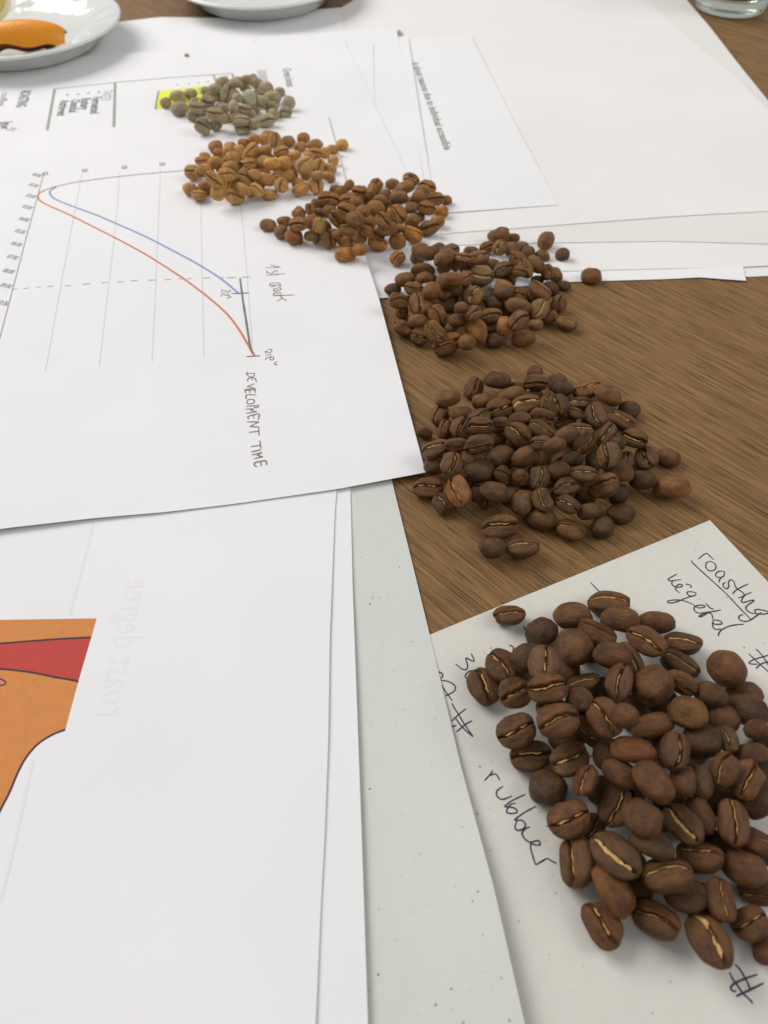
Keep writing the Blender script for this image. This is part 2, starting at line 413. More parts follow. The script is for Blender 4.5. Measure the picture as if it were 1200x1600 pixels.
# the note
n1 = zoomtf(1030, 840, 7.059)
PEN = .00042
strokes('N', [[(430, 240), (480, 195), (520, 175), (545, 190), (600, 245)],
    [(570, 262), (525, 275), (512, 320), (540, 360), (590, 365), (625, 335), (615, 290), (570, 262)],
    [(720, 375), (670, 370), (630, 390), (625, 425), (660, 440), (710, 425), (722, 375)], [(690, 435), (665, 465), (660, 495)],
    [(735, 495), (705, 510), (715, 550), (745, 565), (765, 540), (765, 490), (790, 465), (820, 485), (835, 520)],
    [(985, 510), (880, 560), (830, 595), (812, 625)], [(830, 520), (855, 560), (925, 610), (930, 645), (870, 665)],
    [(1015, 605), (940, 640), (910, 715), (1030, 690), (1035, 705), (960, 760), (965, 800), (1010, 830), (1065, 838)],
    [(1065, 838), (1055, 800), (1110, 795), (1190, 815), (1200, 835), (1130, 845), (1065, 838)],
    [(1125, 825), (1090, 850), (1020, 900), (960, 925), (900, 915), (875, 885), (890, 860), (925, 850)]], PEN, M['ink'], 'handwriting', 'handwritten word roasting', n1)
strokes('N', [[(348, 250), (400, 310), (620, 510), (740, 620), (880, 770), (1020, 912)]], PEN, M['ink'], 'underline', 'pen line under the word roasting', n1)
strokes('N', [[(195, 402), (110, 450), (100, 465), (130, 478), (240, 462)],
    [(145, 480), (140, 515), (180, 545), (235, 545), (255, 525), (220, 515), (185, 545), (185, 580), (225, 608)],
    [(290, 515), (330, 520), (352, 535), (345, 555)],
    [(395, 640), (405, 615), (370, 600), (310, 600), (320, 635), (360, 645), (395, 640), (300, 665), (230, 695), (150, 720), (100, 718), (98, 700), (150, 690), (240, 690), (320, 715), (385, 745)],
    [(385, 745), (430, 775), (490, 770), (500, 755), (470, 745), (420, 750), (390, 765), (385, 800), (420, 830), (470, 832)],
    [(470, 832), (560, 822), (680, 798)], [(510, 725), (560, 775), (600, 790)], [(600, 815), (520, 825), (450, 860), (442, 875), (480, 865), (540, 830), (580, 850), (590, 900)],
    [(590, 930), (600, 910), (650, 915), (690, 935), (680, 955), (610, 955), (590, 935), (595, 990), (630, 1015), (680, 1005)],
    [(935, 955), (800, 970), (700, 1010), (660, 1050), (650, 1088)]], PEN, M['ink'], 'handwriting', 'handwritten word vegetal', n1)
strokes('N', [[(465, 510), (700, 725), (900, 910), (1200, 1180), (1400, 1340)], [(740, 365), (800, 385), (1010, 620), (1200, 930), (1300, 1100)],
    [(1500, 500), (1250, 560), (1000, 635), (730, 715), (560, 790), (485, 865), (600, 905), (810, 905)], [(1500, 740), (1150, 830), (920, 910), (750, 1075)]],
    PEN, M['ink'], 'handwriting', 'hash sign beside the right hand beans', zoomtf(1150, 1000, 24))
strokes('N', [[(450, 410), (485, 490), (465, 505), (385, 468), (405, 560), (385, 610), (330, 600), (258, 540)],
    [(530, 612), (500, 615), (420, 635), (380, 675), (385, 715), (440, 720), (460, 690), (480, 640), (475, 618)],
    [(10, 630), (50, 640), (90, 665), (90, 700), (70, 720)]], PEN, M['ink'], 'handwriting', 'handwritten number 30', zoomtf(680, 970, 8))
strokes('N', [[(60, 740), (105, 748), (180, 765), (250, 820), (235, 880), (160, 925), (125, 940)], [(85, 800), (105, 850), (160, 925), (215, 1000)],
    [(210, 1030), (235, 1085), (290, 1170), (370, 1300), (475, 1450)], [(250, 1210), (330, 1320), (470, 1450)], [(385, 1098), (300, 1165), (205, 1255)],
    [(460, 1250), (370, 1300), (265, 1390)], [(190, 1325), (220, 1320), (265, 1310)]], PEN, M['ink'], 'handwriting', 'hash sign half under the grey sheet', zoomtf(680, 970, 8))
strokes('N', [[(255, 120), (210, 185), (145, 255)], [(210, 190), (295, 168), (350, 250)],
    [(395, 330), (320, 385), (305, 440), (340, 490), (400, 505), (515, 460)],
    [(690, 440), (520, 520), (440, 580), (420, 605), (520, 615), (580, 650), (570, 685), (500, 695), (445, 680), (455, 625), (490, 580), (560, 555)],
    [(835, 600), (700, 670), (550, 780), (640, 785), (690, 830), (680, 885), (620, 920), (565, 910), (555, 860), (580, 800)],
    [(755, 875), (700, 895), (655, 940), (655, 990), (700, 1050), (760, 1080), (840, 1060), (885, 1075), (880, 1115), (800, 1110), (760, 1090)],
    [(760, 1095), (770, 1190), (830, 1385)], [(830, 1385), (980, 1295)], [(980, 1295), (1105, 1365)]], PEN, M['ink'], 'handwriting', 'handwritten word rubber', zoomtf(740, 1190, 8.571))
strokes('N', [[(430, 260), (540, 370), (660, 570), (730, 700), (780, 840)], [(300, 440), (370, 590), (450, 700), (600, 920), (720, 1030), (850, 1170)],
    [(950, 490), (680, 580), (430, 690), (340, 770), (340, 850), (400, 885), (450, 870)], [(1100, 690), (800, 840), (600, 930), (450, 1000)]],
    PEN * 1.15, M['ink'], 'handwriting', 'hash sign below the near edge of the beans', zoomtf(1120, 1490, 15))
for L in ([(922.5, 910), (939, 927), (952, 940)], [(817.5, 977.5), (822, 985), (830, 996)], [(795, 1008), (802, 1011), (801, 1019)], [(797, 1160), (797, 1168), (803, 1164)], [(922, 1183), (930, 1178), (938, 1174)]):
    strokes('N', [L], PEN, M['ink'], 'pen_stroke')
# the chart
strokes('C', [[(69, 270), (40, 375), (20, 452), (0, 527), (-20, 600)]], .00048, M['print_soft'], 'axis_line', None, None, True, taper=False)
for a in ([(127, 272), (124.6, 289), (97, 435), (71, 580)], [(187, 268), (182, 340), (155, 573)], [(251, 263), (244, 430), (237.6, 565)], [(313, 268), (316, 430), (318.5, 559)], [(374, 290), (386, 430), (395, 550)]):
    strokes('C', [a], .00038, M['grid'], 'grid_line', None, None, True, taper=False)
redc = [(88, 291), (67, 298.6), (59.4, 306), (63, 314), (76.7, 321.6), (107, 335), (153, 358), (192, 378), (230, 399), (268, 423), (291, 438.5), (326, 465), (356, 492), (376, 519), (387, 538), (398.6, 557)]
bluec = [(88, 292.5), (80, 297), (78, 302.4), (86, 311), (115, 323), (153, 337), (192, 354), (230, 371), (268, 390.6), (307, 411.6), (337, 430), (356, 444), (374, 459.6)]
strokes('C', [[(345, 262.5), (291, 266.5), (240, 270.5), (188, 275.6), (130, 283), (105, 287.5), (88, 291.5)]], .00085, M['mauve_line'], 'printed_curve', 'shared mauve start of both curves', taper=False)
strokes('C', [redc], .00095, M['red_line'], 'printed_curve', 'red roast curve', taper=False, lift=.00007)
strokes('C', [bluec], .00095, M['blue_line'], 'printed_curve', 'blue roast curve', taper=False, lift=.00009)
strokes('C', [[(375, 434.6), (379.5, 469), (385, 503.6), (391, 542), (395, 553)]], .0009, M['pencil'], 'pencil_line', 'thick pencil line between the two temperatures', lift=.00012)
strokes('C', [[(361, 458.8), (389, 457.8)], [(385, 557.3), (406, 556)]], .0006, M['pencil'], 'pencil_tick', lift=.00014)
dash = [(18, 452, 27, 451.5), (36, 451, 45, 450), (56, 449, 64, 448.6), (74, 447.6, 84, 447), (102, 446.5, 112, 446), (128, 444.5, 141, 443), (158, 442, 168, 441.6), (183, 440.8, 193, 440), (204, 439, 216, 438.5),
        (231, 438, 244, 437.5), (257, 437, 268, 436.5), (278, 436, 285, 436), (291, 435.7, 300, 435), (317, 434.5, 329, 434.3), (340, 434, 350, 434), (354, 434, 369, 434), (378, 433.5, 391, 432.5)]
for a, b, c, d in dash: strokes('C', [[(a, b), (c, d)]], .0006, M['print_soft'], 'pencil_dash', lift=.00006)
z5 = zoomtf(330, 400, 8.571)
strokes('C', [[(720, 158), (930, 152)], [(795, 122), (870, 140), (930, 152)], [(880, 215), (880, 198), (845, 200), (825, 232), (770, 232), (740, 215), (760, 200)],
    [(735, 262), (990, 235)], [(885, 232), (865, 262)],
    [(920, 385), (925, 370), (870, 360), (800, 368), (782, 385), (800, 398), (850, 388)], [(800, 415), (900, 385)], [(890, 385), (930, 400), (915, 412)],
    [(935, 440), (915, 425), (850, 440), (835, 460), (870, 470), (940, 445), (850, 482)], [(945, 505), (920, 492), (850, 500), (830, 515), (850, 530), (930, 520)],
    [(835, 535), (960, 528), (1115, 522)], [(930, 528), (950, 565), (1015, 600)], [(955, 565), (880, 605)]], .00048, M['marker'], 'handwriting', 'handwritten words 1st crack', z5)
strokes('C', [[(240, 450), (255, 465), (235, 478), (150, 458), (140, 488)], [(225, 490), (140, 500)], [(220, 505), (235, 520), (210, 530), (150, 515), (130, 542)], [(215, 570), (240, 552), (275, 550)], [(240, 530), (252, 560)]],
    .00045, M['marker'], 'handwriting', 'handwritten temperature 212 degrees', z5)
z6 = zoomtf(370, 530, 7.62)
strokes('C', [[(370, 125), (410, 125), (415, 145), (385, 165), (345, 140), (340, 172)], [(342, 192), (425, 180)], [(345, 248), (350, 228), (380, 215), (425, 210), (440, 232), (430, 247), (405, 247), (395, 230), (412, 214)], [(480, 268), (455, 280), (450, 298), (470, 308), (486, 298)]],
    .00045, M['marker'], 'handwriting', 'handwritten temperature 219 degrees', z6)
strokes('C', [[(105, 410), (215, 408)], [(120, 385), (125, 425), (160, 450), (200, 440), (215, 408)], [(130, 505), (135, 472), (175, 457), (215, 465), (235, 510)], [(175, 457), (185, 492)],
    [(215, 530), (120, 565)], [(120, 565), (220, 588)], [(105, 645), (100, 602), (150, 595), (215, 592), (216, 642)], [(150, 600), (155, 640)], [(102, 610), (215, 605)], [(235, 665), (125, 662), (108, 690), (113, 712)],
    [(120, 740), (130, 770), (190, 765), (210, 735), (190, 718), (140, 720), (120, 740)], [(110, 800), (250, 790)], [(250, 780), (258, 805), (222, 815), (200, 795)],
    [(100, 835), (205, 828)], [(205, 828), (160, 850)], [(160, 850), (240, 862)], [(240, 862), (110, 885)], [(145, 952), (132, 925), (190, 905), (265, 892), (255, 962)], [(200, 905), (205, 945)],
    [(122, 985), (265, 985)], [(265, 985), (152, 1040)], [(152, 1040), (268, 1048)], [(145, 1110), (270, 1095)], [(258, 1058), (266, 1148)],
    [(165, 1280), (285, 1265)], [(275, 1208), (287, 1302)], [(170, 1345), (290, 1315)], [(180, 1380), (300, 1350)], [(300, 1350), (240, 1385)], [(240, 1385), (310, 1400)], [(310, 1400), (205, 1425)],
    [(240, 1522), (210, 1500), (222, 1470), (340, 1450), (356, 1502)], [(285, 1462), (290, 1510)]], .00046, M['marker'], 'handwriting', 'handwritten words DEVELOPMENT TIME', z6)
axis = [(55, 274), (50, 290), (46, 307), (40, 324.5), (35, 343.5), (29, 362.7), (23, 382.5), (17, 403), (10.6, 425), (6.5, 448), (2.4, 475)]
for i, (x, y) in enumerate(axis):
    k = 6.3 + i * .22
    text_on('C', '%02d:00' % i, (x - k, y - .5), (x + k, y + 3.2), .0042, M['print'], 'axis_label', bold=.01)
for s, (x, y) in zip(('0', '50', '100', '150'), ((68, 272), (130, 267), (192, 262), (251, 257))):
    text_on('C', s, (x - 2, y - 2.6), (x - 2, y + 2.6), .0045, M['print'], 'axis_label', bold=.01)
# the printed table sheet
for L, w in (([(85.6, 139), (180, 129), (260, 122), (362, 114.6)], .0009), ([(85.6, 139), (80, 170), (73.7, 204), (66, 240)], .0016), ([(180, 129), (179, 165), (178, 197), (177, 240)], .0016), ([(333.5, 117), (338, 129), (341, 140)], .0012), ([(362.5, 114.6), (367, 128), (370, 138)], .0012)):
    strokes('T', [L], w, M['print_soft'], 'table_rule', None, None, True, taper=False)
text_on('T', 'ROASTING', (34, 142), (25, 168), .0085, M['print'], 'printed_word', 'bold printed heading', bold=.03)
text_on('T', 'TASTE', (163, 140.5), (158.5, 157.5), .0075, M['print_soft'], 'printed_word')
for s, a, b in (('Fermented', (145, 152), (141, 178)), ('Buttery', (128, 154), (125, 172)), ('Chemical', (112, 156), (107.5, 176)), ('Astringent', (95, 157), (89, 181.5))):
    text_on('T', s, a, b, .0076, M['print'], 'printed_word', bold=.03)
for x, y in ((147.5, 144.5), (131.5, 146), (115.5, 148), (98.5, 149)):
    text_on('T', '\u2022', (x, y - 1.2), (x - .3, y + 1.2), .008, M['print_soft'], 'bullet')
text_on('T', 'coffee', (3.5, 146), (-3, 166), .006, M['print_soft'], 'printed_word', bold=.02)
text_on('T', 'ing', (0, 191), (-4, 202), .011, M['print'], 'printed_word', bold=.03)
text_on('T', 'ing', (18, 199), (12, 204), .008, M['print_soft'], 'printed_word')
text_on('T', 'Green', (441.5, 107.5), (445, 122), .0078, M['print'], 'printed_word', bold=.01)
text_on('T', 'beans', (445.5, 123.5), (448.5, 136), .0078, M['print'], 'printed_word', bold=.01)
for k in range(4): text_on('T', 'humidity', (402 + k * 3.4, 110.5 - k * .3), (406 + k * 3.4, 128), .0026, M['print_soft'], 'printed_word')
text_on('T', 'Raw', (347, 119), (349.5, 126), .006, M['print_soft'], 'printed_word')
patch('T', [(248.5, 142), (284, 138), (322, 133.5), (328, 146), (332, 158), (290, 165), (245, 170.5)], M['yellow'], 'highlighter_patch')
strokes('T', [[(248, 142), (245, 157), (243, 171)]], .0012, M['print_soft'], 'table_rule', None, None, True, taper=False, lift=.00008)
for x, y in ((272, 132.5), (290, 131), (305, 130), (320, 128.5)): text_on('T', '\u2022', (x, y - .9), (x, y + .9), .006, M['print_soft'], 'bullet')
for s, a, b in (('taste', (272, 141), (272.5, 152)), ('price', (292, 139), (293, 150)), ('size', (309, 137.5), (310, 147))): text_on('T', s, a, b, .006, M['print_soft'], 'printed_word', lift=.00008)
# the sheet with one printed line, and the dark corner mark
text_on('P', 'is about reasons due to individual accessible', (644, 98), (694.5, 234.5), .0066, M['print_soft'], 'printed_line', 'one small blurred line of print', bold=.035)
patch('L3', [(621, 47), (625.5, 47.5), (629, 51), (628, 54), (624, 54.5), (622, 51)], M['print_soft'], 'printed_mark')
# the drawing
patch('O', [(-60, 969.5), (0, 968.6), (151, 966.2), (142.5, 996.2), (60, 1000.8), (0, 1005.5), (-60, 1009.5)], M['orange_print'], 'printed_area')
patch('O', [(-60, 1009.5), (0, 1005.5), (60, 1000.8), (142.5, 996.2), (122, 1066), (117, 1063.5), (86, 1058), (45, 1050), (0, 1045.2), (-60, 1041)], M['red_print'], 'printed_area')
patch('O', [(-60, 1041), (0, 1045.2), (45, 1050), (86, 1058), (117, 1063.5), (122, 1066), (102, 1140), (82, 1148), (60, 1162), (42, 1182), (28, 1207), (14, 1240), (0, 1267), (-30, 1330), (-60, 1400)], M['orange_print'], 'printed_area')
strokes('O', [[(-60, 1009.5), (0, 1005.5), (60, 1000.8), (100, 998), (142.5, 996)]], .00062, M['outline'], 'printed_outline', taper=False)
strokes('O', [[(-60, 1041), (0, 1045.2), (45, 1050), (86, 1058), (117, 1063.5), (122, 1066)]], .00062, M['outline'], 'printed_outline', taper=False)
strokes('O', [[(102, 1140), (82, 1148), (60, 1162), (42, 1182), (28, 1207), (14, 1240), (0, 1267), (-30, 1330), (-60, 1400)]], .0006, M['outline'], 'printed_outline', taper=False)
patch('O', [(-20, 1056), (0, 1061), (6, 1063.5), (9, 1067), (6, 1070), (0, 1071), (-20, 1073)], M['pink_print'], 'printed_area', .00005)
strokes('O', [[(-20, 1056), (0, 1061), (6, 1063.5), (9, 1067), (6, 1070), (0, 1071), (-20, 1073)]], .0004, M['outline'], 'printed_outline', taper=False, lift=.00008)
text_on('O', 'roast degree', (152, 1118), (198, 905), .0125, M['ghost'], 'show_through_word', 'faint mirrored print showing through the sheet', mirror=True, lift=.00003)
strokes('O', [[(147, 812), (134, 865), (120, 918), (109, 960)]], .0007, M['ghost'], 'show_through_line', taper=False)
strokes('O', [[(52, 1185), (40, 1240), (20, 1330), (0, 1410)]], .0007, M['ghost'], 'show_through_line', taper=False)

# ------------------------------------------------------------------ ground height under the heaps
def ground(x, y):
    z = 0.0
    for o, b in SHEETS.values():
        h = b.ray_cast(Vector((x, y, .1)), Vector((0, 0, -1)))
        if h[0] and h[0].z > z: z = h[0].z
    return z

# ------------------------------------------------------------------ plates, fruit, glass
def lathe(name, prof, mat, parent=None, n=72, close=False):
    v, f = [], []
    k = len(prof)
    for i in range(n):
        a = 2 * math.pi * i / n
        v += [(r * math.cos(a), r * math.sin(a), z) for r, z in prof]
    for i in range(n):
        j = (i + 1) % n
        for q in range(k - 1 + (1 if close else 0)):
            q2 = (q + 1) % k
            f.append((i * k + q, j * k + q, j * k + q2, i * k + q2))
    return link(name, mesh_from(name, v, f, mat), parent)
plate_prof = [(.0001, .0052), (.025, .0054), (.036, .0062), (.043, .0085), (.047, .0112), (.051, .0135), (.0555, .0152), (.060, .0165), (.0648, .0180), (.0664, .0182), (.0672, .0174), (.0670, .0162), (.0655, .0150),
              (.058, .0115), (.0515, .0060), (.0495, .0012), (.0485, .0), (.0470, .0), (.0455, .0016), (.03, .0022), (.0001, .0022)]
def plate(x, y, lab):
    o = lathe('saucer', plate_prof, M['porcelain'], None, 160); o.scale = (1, 1, .80)
    for vv in o.data.vertices:
        r_ = math.hypot(vv.co.x, vv.co.y); k_ = max(0, 1 - abs(r_ - .0555) / .0085)
        if vv.co.z > .0075 + (r_ - .043) * .35: vv.co.z += .0011 * k_ * sin(math.atan2(vv.co.y, vv.co.x) * 22) * (.6 + .4 * sin(math.atan2(vv.co.y, vv.co.x) * 7))
    o.location = (x, y, ground(x, y - .045) + .0003); tag(o, lab, 'plate'); o['group'] = 'white saucers at the far side'
    return o
p1 = plate(-.244, .578, 'white glossy saucer holding the orange peel and the lemon')
p2 = plate(-.092, .672, 'white glossy saucer without fruit, cut by the far edge of the photo')
def fruit():
    z0 = p1.location.z
    c = at(33, 69, z0 + .012)
    # a curled piece of orange peel: a thick patch of a squashed sphere, open below
    nu, nv, v, f = 40, 22, [], []
    for shell in (0, 1):
        for j in range(nv + 1):
            for i in range(nu + 1):
                u = i / nu * 2 - 1; w = j / nv
                a = u * 1.35; cut = 1.16 + .10 * sin(u * 7 + .6) + .30 * u * u + .20 * shell
                th = -.95 + w * (cut + .95); k = 1 - shell * .20
                rx, ry, rz = .0280 * k, .0125 * k, .0160 * k
                bulge = 1 + .03 * noise.noise(Vector((u * 2, w * 3, 5)))
                v.append((rx * sin(a) * bulge * (1 - .10 * max(0, w - .6)), -ry * sin(th) * (.55 + .45 * math.cos(a)), rz * math.cos(th) * (.35 + .65 * math.cos(a) ** .8 if math.cos(a) > 0 else .35) * bulge))
    row = nu + 1; N = row * (nv + 1)
    q = [(j * row + i, j * row + i + 1, (j + 1) * row + i + 1, (j + 1) * row + i) for j in range(nv) for i in range(nu)]
    ring = list(range(row)) + [j * row + nu for j in range(1, nv + 1)] + [nv * row + i for i in range(nu - 1, -1, -1)] + [j * row for j in range(nv - 1, 0, -1)]
    root = bpy.data.objects.new('orange_peel', None); COL.objects.link(root)
    root.location = (c[0], c[1] + .004, z0 + .0084); root.rotation_euler = (R(3), R(1), R(10))
    tag(root, 'curled piece of orange peel lying on the saucer', 'orange peel')
    used = lambda vs, fs: mesh_from('p', vs, fs, None)
    a = link('rind', mesh_from('rind', v[:N], [tuple(reversed(x)) for x in q], M['peel']), root)
    inner = [tuple(k2 + 0 for k2 in x) for x in q]
    vv = v[N:] + v[:N]; rimf = [(b2, a2, a2 + N, b2 + N) for a2, b2 in zip(ring, ring[1:] + ring[:1])]
    link('pith', mesh_from('pith', vv, inner + rimf, M['pith']), root)
    # lemon wedge
    e = at(-14, 18, z0 + .014)
    root2 = bpy.data.objects.new('lemon_slice', None); COL.objects.link(root2); root2.location = (e[0], e[1], z0 + .0235)
    root2.rotation_euler = (R(68), 0, R(12)); tag(root2, 'cut lemon slice on the saucer behind the orange peel', 'lemon')
    lathe('flesh', [(.0001, .0046), (.006, .0048), (.0128, .0045), (.0128, -.0045), (.0001, -.0046)], M['lemon'], root2, 40)
    lathe('rind', [(.0129, .0047), (.0150, .0044), (.0158, .0), (.0150, -.0044), (.0129, -.0047)], M['rind'], root2, 40)
fruit()
def tumbler():
    prof = [(.0001, .0), (.021, .0), (.0245, .0010), (.0262, .0045), (.0275, .015), (.030, .05), (.0325, .095), (.0325, .0965), (.0313, .0965), (.0308, .095), (.0283, .05), (.0262, .018), (.0240, .0125), (.018, .0105), (.0001, .0100)]
    o = lathe('drinking_glass', prof, M['glass'], None, 64); o.location = (.258, .657, .0004)
    tag(o, 'clear greenish drinking glass with a thick base on the bare wood', 'glass')
tumbler()
def flake():
    p = on('T', 292, 88); v, f = [], []
    rnd = random.Random(3)
    for i in range(9):
        a = i / 9 * 6.283; r = .0024 * rnd.uniform(.55, 1.0); v.append((r * math.cos(a), r * .7 * sin(a), .0002))
    v += [(x * .6, y * .6, .0011 + .0004 * rnd.random()) for x, y, _ in v]
    f = [(i, (i + 1) % 9, 9 + (i + 1) % 9, 9 + i) for i in range(9)] + [tuple(range(9, 18)), tuple(range(8, -1, -1))]
    o = link('chaff_flake', mesh_from('chaff_flake', v, f, M['flake'])); o.location = p
    tag(o, 'tiny brown flake lying alone on the printed sheet near the saucer', 'crumb')
flake()

# ------------------------------------------------------------------ bean meshes: unit beans (x = length, y = width, +z = the creased face)
NX, NTOP, NBOT = 32, 28, 14
def crease(x, ph, amp): return amp * sin(x * 5.6 + ph) + .012 * sin(x * 23 + ph * 3)
def bean_surface(seed, kind):
    rnd = random.Random(seed)
    ph, amp = rnd.uniform(0, 6.28), rnd.uniform(.02, .075)
    gw, gd = rnd.uniform(.036, .056), rnd.uniform(.24, .36); co = rnd.uniform(-.07, .07); tilt = rnd.uniform(-.28, .28)
    if kind == 'open': gw, gd = .085, .42
    egg = rnd.uniform(-.12, .12); flat = rnd.uniform(.20, .30); off = Vector((seed * 3.7, seed * 1.3, 0)); bend = rnd.uniform(-.05, .05)
    lob = rnd.uniform(.03, .08)
    xs = [-.5 * math.cos(math.pi * (i + .5) / NX) for i in range(NX)]
    ss = [-1 + 2 * i / NTOP for i in range(NTOP + 1)]
    def top(x, y, Rr):
        t = min(1, abs(y) / (.5 * Rr + 1e-6)); base = flat * Rr ** .75 * (1 - t ** 2.6) ** .55
        yc = crease(x, ph, amp) + co; d = y - yc
        endf = min(1, (1 - abs(2 * x)) * 5 + .55)
        g = gd * math.exp(-(d / gw) ** 2) * endf * (Rr ** .6)
        l = lob * math.exp(-((abs(d) - .13) / .09) ** 2) * Rr
        l += tilt * .22 * math.tanh(d / .05) * Rr * (1 - t * t)
        return base + l - g, base + l
    v = []
    for x in xs:
        Rr = (1 - abs(2 * x) ** 2.5) ** (1 / 1.95) * (1 + egg * x)
        for s in ss:
            y = .5 * Rr * math.copysign(abs(s) ** 1.45, s) + co * Rr * (1 - s * s) ; z = top(x, y, Rr)[0]
            v.append([x, y, z])
        for k in range(1, NBOT):
            a = math.pi * k / NBOT
            v.append([x, .5 * Rr * math.cos(a), -.72 * Rr ** .9 * sin(a) ** .85])
    amp1 = .10 if kind not in ('dent', 'chip') else .17
    hits = [(Vector((rnd.uniform(-.4, .4), rnd.uniform(-.4, .4), rnd.choice((-.6, .25)))), rnd.uniform(.10, .2), rnd.uniform(.06, .14)) for _ in range(3 if kind == 'dent' else 1)]
    cutn = Vector((rnd.choice((-1, 1)) * rnd.uniform(.5, 1), rnd.uniform(-.6, .6), rnd.uniform(-.2, .6))).normalized()
    for p in v:
        q = Vector(p)
        d = 1 + amp1 * noise.noise(q * 2.3 + off) + .035 * noise.noise(q * 6.5 + off)
        for c0, r0, k0 in hits: d -= k0 * math.exp(-((q - c0).length / r0) ** 2) * (1 if kind == 'dent' else .5)
        p[0] *= d; p[1] = p[1] * d + bend * (p[0] ** 2 * 4 - .5); p[2] = p[2] * d
        if kind == 'chip':
            e = Vector(p).dot(cutn) - .40
            if e > 0: e -= .02 * noise.noise(q * 14); p[0] -= cutn.x * e; p[1] -= cutn.y * e; p[2] -= cutn.z * e
    return v, xs, (ph, amp, gw, bend, off, co), top, egg
RING = NTOP + NBOT
def bean_mesh(seed, kind='plain', mat=None):
    v, xs, *_ = bean_surface(seed, kind)
    f = []
    for i in range(NX - 1):
        for k in range(RING):
            k2 = (k + 1) % RING; f.append((i * RING + k, (i + 1) * RING + k, (i + 1) * RING + k2, i * RING + k2))
    f.append(tuple(range(RING))); f.append(tuple((NX - 1) * RING + k for k in range(RING - 1, -1, -1)))
    return np.array(v), f
def chaff_mesh(seed, kind='plain'):
    v0, xs, (ph, amp, gw, bend, off, co), top, egg = bean_surface(seed, kind)
    rnd = random.Random(seed * 7 + 1)
    a, b = rnd.uniform(-.46, -.24), rnd.uniform(.22, .46); n = 40; v, f = [], []
    side = rnd.choice((-1, 1)) * rnd.uniform(.010, .030)
    w0 = rnd.uniform(.018, .036) * (3.6 if kind == 'pale' else 1); gap = rnd.uniform(-.2, .3) if rnd.random() < .5 else 9; gl = rnd.uniform(.04, .10)
    for i in range(n):
        x = a + (b - a) * i / (n - 1); Rr = (1 - abs(2 * x) ** 2.5) ** (1 / 1.95) * (1 + egg * x)
        e = min(1, min(i, n - 1 - i) / 5 + .12)
        if abs(x - gap) < gl: e *= .08
        yc = crease(x, ph, amp) + co + side + .012 * noise.noise(Vector((x * 16, seed, 2)))
        wl = w0 * e * max(.12, .7 + 1.3 * noise.noise(Vector((x * 7, seed, 0))) + .25 * noise.noise(Vector((x * 30, seed, 0))))
        wr = w0 * e * max(.12, .7 + 1.3 * noise.noise(Vector((x * 6, seed, 9))) + .25 * noise.noise(Vector((x * 27, seed, 5))))
        q = Vector((x, yc, .12)); d = 1 + .10 * noise.noise(q * 2.3 + off) + .035 * noise.noise(q * 6.5 + off)
        zl = min(top(x, yc - wl, Rr)[1], top(x, yc + wr, Rr)[1]) * d
        yb = bend * (x * x * 4 - .5)
        v += [(x * d, (yc - wl) * d + yb, zl - .075), (x * d, yc * d + yb, zl - .040 + .012 * rnd.random()), (x * d, (yc + wr) * d + yb, zl - .075)]
        if i:
            c = 3 * i; f += [(c - 3, c, c + 1, c - 2), (c - 2, c + 1, c + 2, c - 1)]
    return mesh_from('chaff', v, f, M['chaff'])
VAR = []
KINDS = ['plain'] * 12 + ['open', 'open', 'pale', 'pale', 'dent', 'dent', 'chip', 'chip']
for sd, kd in enumerate(KINDS):
    vv, ff = bean_mesh(sd + 11, kd); VAR.append((vv, ff, chaff_mesh(sd + 11, kd)))
MESH = {}
def mesh_for(k, mat):
    if (k, mat) not in MESH:
        MESH[(k, mat)] = mesh_from(mat, VAR[k][0], VAR[k][1], M[mat])
    return MESH[(k, mat)]

